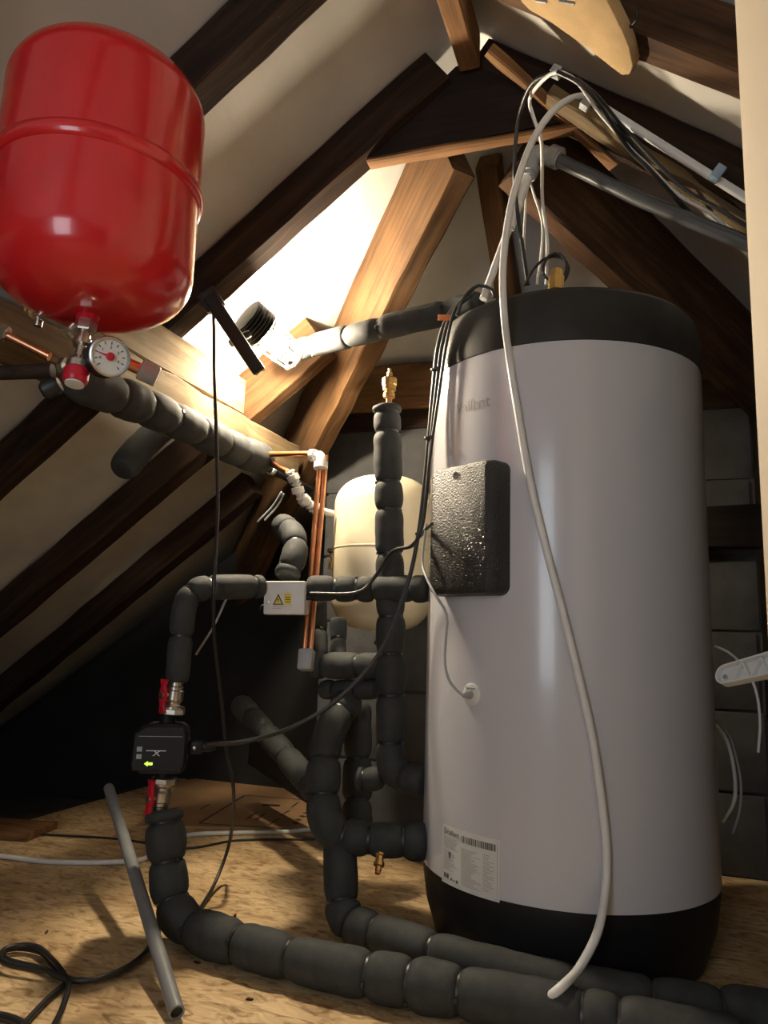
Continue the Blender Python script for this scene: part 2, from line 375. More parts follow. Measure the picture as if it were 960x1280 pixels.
tagt(wbox('floor_eaves', (-3.0, YB, -0.16), (-1.84, 4.3, -0.13), M_mineral, bev=0), 'dark insulation between the joists in the eaves beyond the strand board', kind='structure')
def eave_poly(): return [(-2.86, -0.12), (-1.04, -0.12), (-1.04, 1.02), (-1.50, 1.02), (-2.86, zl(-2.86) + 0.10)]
tagt(prism('eaves_shade_sheet', eave_poly(), Matrix(((1, 0, 0, 0), (0, 0, 1, 0), (0, 1, 0, 0), (0, 0, 0, 1))), 2.74, 2.76, M_shade), 'added black sheet standing in for deep shade in the eaves behind the pump', kind='structure')  # sheet added to make the eaves behind the pump read as unlit
# open cream door on the right
d1 = root('door_1', (0.15, 0.5, 0), None, None); tagt(d1, 'cream painted door leaf standing open at the right edge', kind='structure')
wbox('door_leaf', (0.13, 0.16, 0.01), (0.168, 0.955, 1.56), M_door, d1, bev=0.003)

# ------------------------------------------------------------------ rafters
def lraft(name, y0, y1, xa, label, mat=M_timber, seed=0, xb=-2.9, group=None, dep=DEP):
    ym = (y0 + y1) / 2; dz = (dep - DEP) / math.cos(R(37))
    return tagt(timber(name, (xb, ym, zl(xb) - dz), (xa, ym, zl(xa) - dz), y1 - y0, dep - 0.004, NL, mat, seed=seed, rough=0.004, n=40), label, 'rafter', group)
def rraft(name, y0, y1, xb, label, mat=M_timber, seed=0, xa=XR):
    ym = (y0 + y1) / 2
    return tagt(timber(name, (xa, ym, zr(xa)), (xb, ym, zr(xb)), y1 - y0, DEP - 0.004, NR, mat, seed=seed, rough=0.004, n=40), label, 'rafter')
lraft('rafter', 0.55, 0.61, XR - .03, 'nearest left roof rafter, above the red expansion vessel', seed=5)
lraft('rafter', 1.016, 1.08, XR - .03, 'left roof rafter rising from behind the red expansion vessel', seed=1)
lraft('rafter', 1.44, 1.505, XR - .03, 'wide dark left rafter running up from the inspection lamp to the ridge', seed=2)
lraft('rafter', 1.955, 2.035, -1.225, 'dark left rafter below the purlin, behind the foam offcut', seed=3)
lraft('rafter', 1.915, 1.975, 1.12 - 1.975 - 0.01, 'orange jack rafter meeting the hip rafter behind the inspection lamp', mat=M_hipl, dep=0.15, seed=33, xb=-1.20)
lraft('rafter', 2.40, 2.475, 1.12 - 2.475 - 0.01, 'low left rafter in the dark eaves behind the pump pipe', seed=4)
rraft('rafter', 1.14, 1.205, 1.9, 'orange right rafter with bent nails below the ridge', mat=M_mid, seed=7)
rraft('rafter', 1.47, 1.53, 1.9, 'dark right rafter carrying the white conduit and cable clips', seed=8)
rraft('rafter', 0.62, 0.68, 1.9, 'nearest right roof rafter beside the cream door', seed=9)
# hip rafters
# hip rafters: deep, their near faces stand in vertical planes at 45 degrees
def hip(a, b_, side, wd, dp, mat, label, seed):
    a, b_, side = V(a), V(b_), V(side).normalized()
    return tagt(timber('hip_rafter', a + side * wd / 2, b_ + side * wd / 2, wd, dp, (0, 0, 1), mat, seed=seed, rough=0.007, n=36), label, 'rafter')
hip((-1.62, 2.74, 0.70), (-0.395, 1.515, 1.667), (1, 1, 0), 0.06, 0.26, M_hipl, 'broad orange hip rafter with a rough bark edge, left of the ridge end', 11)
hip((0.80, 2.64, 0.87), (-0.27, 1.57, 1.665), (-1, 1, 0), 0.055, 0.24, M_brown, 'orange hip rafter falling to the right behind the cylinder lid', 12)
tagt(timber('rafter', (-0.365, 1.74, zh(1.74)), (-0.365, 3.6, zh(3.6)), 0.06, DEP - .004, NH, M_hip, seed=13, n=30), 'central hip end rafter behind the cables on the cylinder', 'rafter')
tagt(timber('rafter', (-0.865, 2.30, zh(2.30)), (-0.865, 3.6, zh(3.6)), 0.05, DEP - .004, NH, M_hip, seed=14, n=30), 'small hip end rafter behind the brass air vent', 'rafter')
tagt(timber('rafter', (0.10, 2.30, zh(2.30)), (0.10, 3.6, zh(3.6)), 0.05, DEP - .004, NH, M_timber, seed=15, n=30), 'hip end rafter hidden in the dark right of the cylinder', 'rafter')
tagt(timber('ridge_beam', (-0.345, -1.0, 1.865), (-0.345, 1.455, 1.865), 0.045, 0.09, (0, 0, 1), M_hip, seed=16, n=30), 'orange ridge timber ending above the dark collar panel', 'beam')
# dark collar panel closing the truss, its lower edge catching the lamp
cp = root('collar_panel', (XR, 1.47, 1.68), 'dark triangular board closing the roof truss below the ridge', 'panel')
PF = Matrix(((1, 0, 0, 0), (0, 0, 1, 0), (0, 1, 0, 0), (0, 0, 0, 1)))
def inz(z): return (z - 1.39) / K - 1
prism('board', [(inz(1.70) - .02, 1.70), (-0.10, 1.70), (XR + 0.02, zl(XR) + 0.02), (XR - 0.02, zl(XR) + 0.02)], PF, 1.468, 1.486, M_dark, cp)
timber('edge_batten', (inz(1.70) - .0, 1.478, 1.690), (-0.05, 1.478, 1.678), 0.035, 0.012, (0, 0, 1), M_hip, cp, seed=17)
# long split batten under the right rafter
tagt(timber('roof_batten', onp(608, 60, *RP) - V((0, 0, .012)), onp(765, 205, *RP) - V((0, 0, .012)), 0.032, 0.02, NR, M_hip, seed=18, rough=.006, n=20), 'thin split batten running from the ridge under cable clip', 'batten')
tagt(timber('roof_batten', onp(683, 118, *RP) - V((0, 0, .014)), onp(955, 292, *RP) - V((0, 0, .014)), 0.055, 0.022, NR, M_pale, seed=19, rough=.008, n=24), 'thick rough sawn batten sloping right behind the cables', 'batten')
# purlin and board
tagt(timber('purlin', (-1.10, -0.95, 1.095), (-1.10, 2.10, 1.095), 0.12, 0.10, (0, 0, 1), M_pale, seed=20, rough=.008, n=50), 'long pale timber purlin under the left rafters, beside the insulated pipe', 'beam')
tagt(timber('purlin_board', (-1.08, -0.95, 1.204), (-1.08, 1.77, 1.204), 0.05, 0.104, (0, 0, 1), M_pale, seed=21, rough=.003, n=40), 'pale board standing on the purlin, brightly lit by the lamp', 'beam')
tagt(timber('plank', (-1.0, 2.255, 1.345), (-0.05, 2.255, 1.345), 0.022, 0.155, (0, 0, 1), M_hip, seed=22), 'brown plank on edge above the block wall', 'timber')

# ------------------------------------------------------------------ hot water cylinder
TX, TY, TR = -0.173, 1.700, 0.300
Z0, Z1, Z2 = 0.147, 1.180, 1.302
TC = math.atan2(-TY, -TX)                       # azimuth from the axis towards the viewer
tank = root('water_cylinder', (TX, TY, 0), 'tall white hot water cylinder with black lid, base and side cover', 'water tank')
TF = Matrix.Translation((TX, TY, 0))
lathe('body', [(0.292, Z0 - .004), (TR, Z0), (TR, Z1), (0.292, Z1 + .004)], TF, M_white, tank, n=128)
lathe('base', [(0.262, 0.0), (0.268, 0.004), (0.290, 0.07), (0.299, Z0 - .012), (0.2985, Z0 - .002), (0.288, Z0)], TF, M_blackp, tank, n=96, ang=25)
lathe('lid', [(0.29, Z1), (0.3015, Z1 + .001), (0.303, Z1 + 0.02), (0.298, Z1 + 0.085), (0.291, Z2 - 0.014), (0.282, Z2 - .004), (0.268, Z2), (0.05, Z2 + .002)], TF, M_lid, tank, n=96, ang=25)
def tk(az, z, r=TR): return V((TX + r * math.cos(az), TY + r * math.sin(az), z))
def on_tank(px, py, rr=TR):
    r = ray(px, py); a = r.x ** 2 + r.y ** 2; b_ = -2 * (r.x * TX + r.y * TY); c = TX * TX + TY * TY - rr * rr
    t = (-b_ - math.sqrt(max(0, b_ * b_ - 4 * a * c))) / (2 * a); p = O + r * t
    return math.atan2(p.y - TY, p.x - TX), p.z
def wrap(name, vs, fs, az, z, mat, parent, r=TR + .0006, thick=0.0, sx=1.0):
    """flat print (x right, y up, metres) bent round the cylinder; az = where x=0"""
    P = [tk(az + v[0] * sx / TR, z + v[1], r) for v in vs]
    if thick:
        n0 = len(P); P += [tk(az + v[0] * sx / TR, z + v[1], r - thick) for v in vs]; fs = list(fs) + [[i + n0 for i in reversed(f)] for f in fs]
    return link(name, P, fs, mat, parent, smooth=False)
def grid(x0, x1, y0, y1, n=12):
    vs = []; fs = []
    for i in range(n + 1):
        x = x0 + (x1 - x0) * i / n; vs += [(x, y0), (x, y1)]
    for i in range(n): fs.append([2 * i, 2 * i + 2, 2 * i + 3, 2 * i + 1])
    return vs, fs
# seam of the jacket
# maker's lettering under the lid
a0, z0 = on_tank(571, 516); a1, z1 = on_tank(613, 509)
vs_, fs_ = text_mesh('Vaillant', 0.0335, True); wx = max(v.x for v in vs_)
lt = wrap('lettering', vs_, fs_, a0, (z0 + z1) / 2 - 0.001, M_ginc, tank, sx=(a1 - a0) * TR / wx); lt['label'] = 'grey maker lettering'
# black insulated heater cover
az = TC - R(36.5)
er = V((math.cos(az), math.sin(az), 0)); et = V((-math.sin(az), math.cos(az), 0))
CF = Matrix((et, V((0, 0, 1)), er)).transposed().to_4x4(); CF.translation = tk(az, 0.816, 0.0)
def rrect(w_, h_, r_, n=6):
    P = []
    for cx, cy, a in ((w_ - r_, h_ - r_, 0), (-w_ + r_, h_ - r_, 90), (-w_ + r_, -h_ + r_, 180), (w_ - r_, -h_ + r_, 270)):
        for i in range(n + 1): q = R(a + 90 * i / n); P.append((cx + r_ * math.cos(q), cy + r_ * math.sin(q)))
    return P
def loft(name, rings, fr, mat, parent, ang=35):
    """rings: list of (poly, z)"""
    vs, fs = [], []; k = len(rings[0][0])
    for P, z in rings: vs += [fr @ V((x, y, z)) for x, y in P]
    for j in range(len(rings) - 1):
        for i in range(k): q = (i + 1) % k; fs.append((j * k + i, j * k + q, (j + 1) * k + q, (j + 1) * k + i))
    fs.append(tuple(range(k - 1, -1, -1))); fs.append(tuple((len(rings) - 1) * k + i for i in range(k)))
    return auto(link(name, vs, fs, mat, parent, frame=fr), ang)
cv = loft('heater_cover', [(rrect(.090, .130, .018), .285), (rrect(.090, .130, .018), .316), (rrect(.080, .127, .018), .334), (rrect(.074, .121, .016), .338)], CF, M_cover, tank)
cv['label'] = 'black pebble-textured cover'
for zz in (-.105, .107):
    lathe('screw_hole', [(.0080, .330), (.0080, .3388), (.0065, .3390), (.005, .3387)], CF @ Matrix.Translation((-.006, zz, 0)), M_black, cv, n=16)
# sensor grommet
ag, zg = on_tank(590, 868)
gr = V((math.cos(ag), math.sin(ag), 0)); GF = frame_z(tk(ag, zg), gr)
gd = lathe('sensor_grommet', [(.021, -.003), (.021, .002), (.019, .0035), (.012, .004), (.012, .0045)], GF, M_wplast, tank, n=32); gd['label'] = 'white round sensor grommet'
lathe('sensor_plug', [(.008, 0), (.008, .012), (.006, .02), (.0035, .024)], GF @ Matrix.Translation((0.0, 0.0, .002)), M_gplast, gd, n=16)
vs_, fs_ = text_mesh('Sensor', 0.0085, True); wx = max(v.x for v in vs_)
wrap('lettering', vs_, fs_, ag - wx / 2 / TR, zg + .0085, M_sink, gd, r=TR + .0046)
# rating label
aL, zT = on_tank(554, 1029); aRr, zTr = on_tank(625, 1047); _, zB = on_tank(556, 1100)
LW = (aRr - aL) * TR; LT = zT; LB = zT - 0.105
pl = wrap('rating_plate', *grid(0, LW, 0, LT - LB), aL, LB, M_stick, tank, thick=0.0004); pl['label'] = 'white rating plate sticker with barcode'
HH = LT - LB
def pr(x0, x1, y0, y1, mat=M_sink): return (x0 * LW, x1 * LW, y0 * HH, y1 * HH)
def strips(name, rects, mat):
    vs, fs = [], []
    for x0, x1, y0, y1 in rects:
        v, f = grid(x0 * LW, x1 * LW, y0 * HH, y1 * HH, 3); n0 = len(vs); vs += v; fs += [[i + n0 for i in q] for q in f]
    return wrap(name, vs, fs, aL, LB, mat, pl, r=TR + .0011)
vs_, fs_ = text_mesh('Vaillant', HH * .12, True); wx = max(v.x for v in vs_); sx_ = .27 * LW / wx
wrap('lettering', [(v[0] + .09 * LW / sx_, v[1] + .855 * HH) for v in vs_], fs_, aL, LB, M_sink, pl, r=TR + .0011, sx=sx_)
th = [2 * math.pi * i / 20 for i in range(20)]
wrap('emblem', [((.065 + .024 * math.cos(t)) * LW, (.895 + .055 * math.sin(t)) * HH) for t in th] + [((.065 + .014 * math.cos(t)) * LW, (.90 + .034 * math.sin(t)) * HH) for t in th],
     [[i, (i + 1) % 20, 20 + (i + 1) % 20, 20 + i] for i in range(20)], aL, LB, M_sink, pl, r=TR + .0011)
rnd = random.Random(3); bars = []; x = 0.40
while x < 0.945:
    wd = rnd.choice((.006, .009, .014, .02)); bars.append((x, min(.95, x + wd), .80, .915)); x += wd + rnd.choice((.005, .008, .012))
strips('barcode', bars, M_sink)
lines = [(.03, .97, .965, .969), (.03, .97, .03, .034), (.03, .034, .03, .965), (.966, .97, .03, .965), (.05, .36, .825, .829)]
for i in range(9): lines.append((.05, .05 + rnd.uniform(.2, .31), .79 - i * .022, .798 - i * .022))
for i in range(15): lines.append((.05, .05 + rnd.uniform(.1, .30), .57 - i * .023, .577 - i * .023))
for i in range(27): lines.append((.40, .40 + rnd.uniform(.17, .34), .70 - i * .0235, .707 - i * .0235))
for i in range(18): lines.append((.76, .76 + rnd.uniform(.06, .17), .70 - i * .034, .708 - i * .034))
strips('fine_print', lines, M_ginc)
for q_ in [(.055, .10, .10, .18), (.115, .16, .10, .18), (.20, .235, .09, .13), (.26, .28, .08, .12), (.31, .35, .08, .13), (.15, .20, .50, .56), (.16, .19, .45, .50)]: strips('symbol', [q_], M_sink)

# ------------------------------------------------------------------ insulated pipes
def path_px(p):
    d = V(p) - O; c, s = math.cos(YAW), math.sin(YAW)
    a, b_, e = d.x * c + d.y * s, -d.x * s + d.y * c, d.z
    c, s = math.cos(PITCH), math.sin(PITCH); dep = b_ * c + e * s; u = -b_ * s + e * c
    X, Y = F * a / dep, -F * u / dep; c, s = math.cos(ROLL), math.sin(ROLL)
    return V((480 + X * c - Y * s, 640 + X * s + Y * c))
prnd = random.Random(11)
def foam(rt, path, r, cuts=None, seglen=0.085, ties=True, mat=M_foam, n=18):
    """foam sleeves along a path: every cut piece is a sleeve of its own, pinched where a cable tie holds it"""
    path = resample([V(p) for p in path], 0.006); m = len(path)
    if cuts is None:
        step = (path[1] - path[0]).length; idx = [0]; d = 0; tgt = seglen * prnd.uniform(.75, 1.3)
        for i in range(1, m):
            d += (path[i] - path[i - 1]).length
            if d >= tgt and m - i > 4: idx.append(i); d = 0; tgt = seglen * prnd.uniform(.75, 1.3)
        idx.append(m - 1)
    else:
        pp = [path_px(p) for p in path]
        idx = sorted({0, m - 1} | {min(range(m), key=lambda i: (pp[i] - V(c)).length) for c in cuts})
    idx = [q for j, q in enumerate(idx) if j == 0 or q - idx[j - 1] > 1]
    if idx[-1] != m - 1: idx[-1] = m - 1
    for a, b_ in zip(idx[:-1], idx[1:]):
        sub = resample(path[a:b_ + 1], 0.004); L = sum((sub[i] - sub[i - 1]).length for i in range(1, len(sub))); rs = []; d = 0
        sc = prnd.uniform(.96, 1.05); ph = prnd.uniform(0, 50)
        for i, p in enumerate(sub):
            if i: d += (sub[i] - sub[i - 1]).length
            e = min(d, L - d) / min(r * 0.85, L * .42); q = 1 if e >= 1 else math.sqrt(max(0, 1 - (1 - e) ** 2))
            rs.append(r * sc * (0.72 + 0.29 * q) * (1 + .035 * noise.noise(V((d * 22, ph, 0)))))
        vs, fs = sweep(sub, rs, n)
        c = sub[len(sub) // 2]
        vs = [v + (v - c).normalized() * 0.0016 * noise.noise(v * 38 + V((ph, 0, 0))) for v in vs]
        auto(link('foam_sleeve', vs, fs, mat, rt), 70)
    if ties:
        for i in idx[1:-1]:
            t = (path[min(i + 1, m - 1)] - path[i - 1]).normalized(); fr = frame_z(path[i], t)
            R_ = r * 0.765; vs, fs = [], []; nn = 20
            for k in range(nn):
                a = 2 * math.pi * k / nn
                for rr, zz in ((R_, -.0022), (R_ + .0016, -.0022), (R_ + .0016, .0022), (R_, .0022)): vs.append(fr @ V((rr * math.cos(a), rr * math.sin(a), zz)))
            for k in range(nn):
                q = (k + 1) % nn
                for j in range(4): jj = (j + 1) % 4; fs.append((k * 4 + j, q * 4 + j, q * 4 + jj, k * 4 + jj))
            tie = auto(link('cable_tie', vs, fs, M_bcable, rt), 40)
            ha = prnd.uniform(0, 6.28)
            hf = fr @ Matrix.Rotation(ha, 4, 'Z') @ Matrix.Translation((R_ + .002, 0, 0))
            box('tie_head', hf, (-.001, -.004, -.0035), (.0045, .004, .0035), M_bcable, tie, bev=.0008, seg=1)
def P_(*pts): return [at(*p) for p in pts]

# pump circuit: from the valve box to the left, down through the pump, along the floor to the right
zf = 0.041
fl_pts = [zp(x, y, zf) for x, y in ((300, 1181), (400, 1206), (500, 1226), (640, 1252), (780, 1279), (930, 1310))]
foot = zp(214, 1152, zf); top = at(205, 1012, 1.60); low = V((top.x, top.y, 0.20))
rt = root('insulated_pipe', V((foot.x, foot.y, 0)), 'black foam insulated pipe from the pump down and along the floor, in front', 'pipe')
pf = fillet([top, V((foot.x, foot.y, zf))] + fl_pts, 0.075)
foam(rt, pf, 0.0385, cuts=[(205, 1027), (204, 1078), (210, 1128), (243, 1160), (300, 1175), (364, 1194), (462, 1216), (515, 1226), (573, 1240), (730, 1270), (778, 1278)])
rt = root('insulated_pipe', at(250, 740, 1.63), 'black foam insulated pipe from the white valve box bending down to the pump', 'pipe')
foam(rt, fillet(P_((329, 733, 1.72), (232, 735, 1.61), (221, 853, 1.60)), 0.055), 0.0265, cuts=[(318, 733), (314, 733), (263, 735), (240, 742), (222, 795)])
# cylinder flow pipe with the air vent
rt = root('insulated_pipe', at(490, 1000, 1.72), 'vertical black foam insulated pipe left of cylinder with brass air vent on top', 'pipe')
VX = 1.72
foam(rt, fillet(P_((484, 507, VX), (488, 740, VX), (489, 860, VX), (487, 968, VX), (532, 978, 1.67)), 0.06), 0.0335, cuts=[(484, 516), (485, 541), (486, 601), (487, 638), (488, 692), (488, 772), (489, 818), (489, 868), (488, 927), (503, 975)])
foam(rt, fillet(P_((470, 736, 1.72), (535, 736, 1.66)), 0.05), 0.030, cuts=[(515, 736)])
foam(rt, P_((446, 974, 1.75), (462, 974, 1.74), (478, 972, 1.73)), 0.026, ties=True, cuts=[(457, 974)])
tv = at(486, 507, VX); AF = Matrix.Translation(tv)
tube('copper_stub', [tv, tv + V((0, 0, .03))], .0075, M_copper, rt)
av = lathe('air_vent', [(.010, .018), (.0145, .02), (.0145, .03), (.011, .032), (.011, .036), (.0165, .038), (.0165, .05), (.0185, .052), (.0185, .066), (.015, .07), (.009, .072), (.0075, .074), (.0075, .082), (.004, .083), (.004, .092)], AF, M_brass, rt, n=10, ang=25)
av['label'] = 'brass automatic air vent'
# cross pipe from valve box to the tee
rt = root('insulated_pipe', at(430, 737, 1.73), 'short black foam insulated pipe between the valve box and vertical pipe', 'pipe')
foam(rt, fillet(P_((384, 735, 1.735), (468, 737, 1.725)), .05), 0.0305, cuts=[(420, 736), (445, 736)])
# upper port of the valve
rt = root('insulated_pipe', at(362, 715, 1.77), 'black foam insulated pipe rising above the white valve box and bending away', 'pipe')
foam(rt, catmull(P_((358, 722, 1.755), (369, 690, 1.79), (366, 668, 1.84), (352, 655, 1.92)), .006), 0.0305, cuts=[(359, 711), (368, 682), (362, 660)])
# pipe from the lid towards the lamp
rt = root('insulated_pipe', at(480, 410, 1.75), 'black foam insulated pipe from the cylinder lid towards the lamp', 'pipe')
foam(rt, catmull(P_((600, 378, 1.60), (560, 390, 1.66), (510, 402, 1.70), (455, 416, 1.76), (410, 427, 1.88), (346, 445, 2.03)), .008), 0.0295, cuts=[(556, 391), (476, 410), (437, 420), (389, 432)])
# pipe below the purlin
rt = root('insulated_pipe', xp(230, 530, -.93), 'thick grey foam insulated pipe hanging along the pale purlin', 'pipe')
foam(rt, catmull([xp(x, y, -1.0) for x, y in ((92, 470), (118, 484), (180, 508), (240, 535), (295, 562), (330, 575))], .008), 0.042, cuts=[(146, 494), (178, 508), (212, 522), (245, 540), (277, 553), (300, 563)])
# lower cluster
rt = root('insulated_pipe', at(405, 1000, 1.67), 'black foam insulated pipe curving down and right into the cylinder with drain cock', 'pipe')
foam(rt, fillet(P_((438, 872, 1.82), (410, 915, 1.74), (404, 960, 1.69), (405, 1043, 1.65), (470, 1050, 1.64), (534, 1052, 1.63)), 0.07), 0.0365, cuts=[(425, 893), (404, 950), (404, 992), (428, 1044), (462, 1049), (506, 1051)])
dc = at(476, 1062, 1.62); ddir = (at(473, 1085, 1.60) - dc).normalized(); DF = frame_z(dc, ddir)
dk = lathe('drain_cock', [(.011, 0), (.011, .012), (.0085, .014), (.0085, .024), (.0115, .025), (.0115, .032), (.007, .034), (.007, .04)], DF, M_brass, rt, n=8, ang=25); dk['label'] = 'small brass drain cock'
lathe('drain_tip', [(.006, .038), (.006, .047), (.004, .048)], DF, M_copper, dk, n=10)
rt = root('insulated_pipe', zp(430, 1150, 0), 'black foam insulated pipe along the floor at the cylinder base', 'pipe')
bk = [zp(x, y, zf) for x, y in ((470, 1166), (540, 1191), (640, 1218), (740, 1241), (850, 1257), (985, 1273))]
e0 = zp(428, 1153, zf)
foam(rt, fillet([at(424, 1048, 1.66), V((e0.x, e0.y, zf))] + bk, 0.07), 0.036, cuts=[(425, 1128), (440, 1155), (470, 1166), (541, 1188), (722, 1233), (815, 1250), (900, 1261)])
mk = zp(425, 1082, 0.3)
rt = root('insulated_pipe', at(440, 832, 1.78), 'dark foam insulated pipe low behind the pump cable, upper one', 'pipe')
foam(rt, P_((386, 832, 1.84), (420, 832, 1.81), (480, 833, 1.755)), 0.031, cuts=[(405, 832), (448, 832)])
foam(rt, P_((398, 748, 1.90), (399, 785, 1.90), (400, 825, 1.86)), 0.020, cuts=[(399, 790)])
foam(rt, P_((423, 772, 1.90), (423, 800, 1.89), (422, 828, 1.84)), 0.020, cuts=[(423, 802)])
rt = root('insulated_pipe', at(440, 862, 1.80), 'short grey foam insulated pipe low behind the pump cable, lower one', 'pipe')
foam(rt, P_((402, 862, 1.86), (430, 862, 1.82), (472, 862, 1.76)), 0.0235, cuts=[(420, 862), (447, 862)])
rt = root('insulated_pipe', at(447, 960, 1.86), 'dark upright foam insulated pipe standing behind the lower pipe elbow', 'pipe')
foam(rt, P_((448, 880, 1.88), (447, 960, 1.86), (446, 1045, 1.80)), 0.034, seglen=.1)
rt = root('insulated_pipe', at(362, 955, 2.1), 'dark foam insulated pipe slanting into the eaves behind the pump', 'pipe')
foam(rt, P_((300, 880, 2.45), (345, 930, 2.2), (396, 990, 1.98)), 0.034, seglen=.12)

# ------------------------------------------------------------------ valve box
vb = root('valve_actuator', at(356, 760, 1.72), 'white valve actuator box with yellow electric warning sticker', 'actuator')
c0 = at(355, 746, 1.70); fx = (at(384, 746, 1.70) - at(328, 746, 1.715)).normalized(); fy = V((0, 0, 1)); fzv = fx.cross(fy).normalized(); fy = fzv.cross(fx).normalized()
VF = Matrix((fx, fy, fzv)).transposed().to_4x4(); VF.translation = c0
box('housing', VF, (-.048, -.040, -.045), (.048, .036, 0.0), M_wplast, vb, bev=.004)
st = box('sticker', VF, (-.028, -.030, -.001), (.020, .010, .0006), M_stick, vb, bev=0)
box('yellow_field', VF, (.001, -.018, .0004), (.017, .008, .0009), M_yellow, st, bev=0)
prism('warning_triangle', [(-.0255, -.018), (-.0005, -.018), (-.013, .007)], VF, .0004, .0011, M_ink, st)
prism('triangle_field', [(-.0215, -.0158), (-.0045, -.0158), (-.013, .0015)], VF, .0008, .0014, M_yellow, st)
prism('lightning_bolt', [(-.0125, -.001), (-.0155, -.0075), (-.0132, -.0075), (-.0145, -.0135), (-.0105, -.0062), (-.0128, -.0062)], VF, .001, .0017, M_ink, st)
for i in range(3): box('text_line', VF, (.003, -.002 - i * .005, .0007), (.015, -.0005 - i * .005, .0013), M_ink, st, bev=0)
for i in range(2): box('text_line', VF, (-.026, -.0225 - i * .004, .0004), (.004 - i * .01, -.0215 - i * .004, .001), M_ginc, st, bev=0)
lathe('screw', [(.004, -.001), (.004, .001), (.0025, .0016)], VF @ Matrix.Translation((-.037, -.012, 0)), M_steel, vb, n=12)
lathe('cable_gland', [(.007, 0), (.007, .012), (.0045, .014), (.0045, .02)], frame_z(VF @ V((.047, 0.0, -.02)), fx), M_blackp, vb, n=12)
cable('manual_lever', [VF @ V((-.048, -.02, -.02)), VF @ V((-.056, -.02, -.015)), VF @ V((-.058, -.03, -.012))], .003, M_blackp, vb)

# ------------------------------------------------------------------ pump with its two valves
pump = root('circulation_pump', at(206, 985, 1.60), 'black circulation pump with lit green display beside two red valves', 'pump')
pc = at(207, 932, 1.60); pfz = (O - pc); pfz.z = 0; pfz.normalize(); pfz = Matrix.Rotation(R(-8), 3, 'Z') @ pfz
px_ = V((0, 0, 1)).cross(pfz).normalized()
QF = Matrix((px_, V((0, 0, 1)), pfz)).transposed().to_4x4(); QF.translation = pc
loft('motor', [(rrect(.045, .046, .02), -.02), (rrect(.047, .047, .018), .03), (rrect(.047, .047, .014), .05)], QF, M_blackp, pump)
ct = loft('control_head', [([(-.052, -.038), (.046, -.038), (.05, -.03), (.05, .034), (.044, .046), (.03, .049), (-.03, .049), (-.042, .042), (-.053, .034), (-.055, -.03)], .05),
     ([(-.052, -.038), (.046, -.038), (.05, -.03), (.05, .034), (.044, .046), (.03, .049), (-.03, .049), (-.042, .042), (-.053, .034), (-.055, -.03)], .068),
     ([(-.048, -.035), (.042, -.035), (.046, -.028), (.046, .031), (.041, .042), (.028, .045), (-.028, .045), (-.039, .038), (-.049, .031), (-.051, -.028)], .074)], QF, M_blackp, pump)
lathe('volute', [(.035, -.06), (.045, -.05), (.047, -.02), (.04, -.015)], QF, M_blackp, pump, n=24)
lathe('pipe_body', [(.016, -.066), (.016, .066)], QF @ Matrix.Rotation(R(-90), 4, 'X'), M_blackp, pump, n=20)
for z in (-.004, .010): box('display_mark', QF, (-.044, z - .011, .0735), (-.034, z - .002, .0746), M_gplast, ct, bev=0)
box('display_line', QF, (-.026, .0, .0735), (.012, .0015, .0746), M_wplast, ct, bev=0)
prism('display_mark', [(-.014, -.009), (-.011, -.009), (.001, .0), (-.002, 0)], QF, .0735, .0745, M_wplast, ct)
prism('display_mark', [(-.002, -.009), (.001, -.009), (-.008, .0), (-.011, 0)], QF, .0735, .0746, M_wplast, ct)
box('top_seam', QF, (-.042, .0275, .0735), (.042, .0285, .0744), M_gplast, ct, bev=0)
prism('led_arrow', [(-.028, -.024), (-.021, -.029), (-.021, -.0265), (-.012, -.0265), (-.012, -.0215), (-.021, -.0215), (-.021, -.019)], QF, .0735, .0748, M_led, ct)
pg = box('power_plug', QF, (.049, -.010, .012), (.078, .014, .042), M_blackp, pump, bev=.003)
lathe('plug_gland', [(.009, 0), (.009, .014), (.006, .024), (.0042, .026)], frame_z(QF @ V((.078, .002, .03)), px_), M_blackp, pg, n=10)
lathe('screw', [(.003, 0), (.003, .002), (.001, .0025)], QF @ Matrix.Translation((.063, .002, .042)), M_steel, pg, n=10)
def ball_valve(label, foot_p, up, nut_first):
    rt = root('ball_valve', foot_p, label, 'valve'); fr = frame_z(foot_p, up)
    prof = [(.012, .0), (.0265, .001), (.0265, .004), (.0245, .0055)] + [(.0235, .006), (.0235, .016)] + [(.016, .018), (.014, .022), (.0155, .026), (.0185, .030), (.0185, .048), (.0165, .050), (.0165, .056), (.0145, .058), (.0145, .066), (.012, .068)]
    lathe('valve_body', prof[4:], fr, M_nickel, rt, n=24, ang=25)
    lathe('union_nut', [(.024, .0), (.0265, .002), (.0265, .011), (.024, .013)], fr, M_nickel, rt, n=8, ang=20)
    side = (-px_ + pfz * 0.9).normalized(); sc_ = foot_p + V(up).normalized() * .040
    lathe('lever_stem', [(.0055, .014), (.0055, .030), (.0075, .031), (.0075, .034), (.003, .0345)], frame_z(sc_, side), M_nickel, rt, n=10)
    tx = (V(up).normalized() + px_ * -0.05).normalized(); ty = side.cross(tx).normalized()
    LF = Matrix((tx, ty, side)).transposed().to_4x4(); LF.translation = sc_
    lv = prism('lever', [(-.036, -.013), (-.020, -.006), (-.010, -.010), (.010, -.010), (.018, -.006), (.032, -.014), (.032, .012), (.018, .006), (.010, .010), (-.010, .010), (-.020, .006), (-.036, .008)], LF, .024, .031, M_redp, rt, bev=.0015)
    lv['label'] = 'red butterfly lever'
    return rt
t0 = at(218, 893, 1.60); t1 = at(221, 850, 1.60)
ball_valve('nickel ball valve with red butterfly lever above the pump', V((pc.x, pc.y, t0.z)) + px_ * .008, V((0, 0, 1)) + px_ * .06, True)
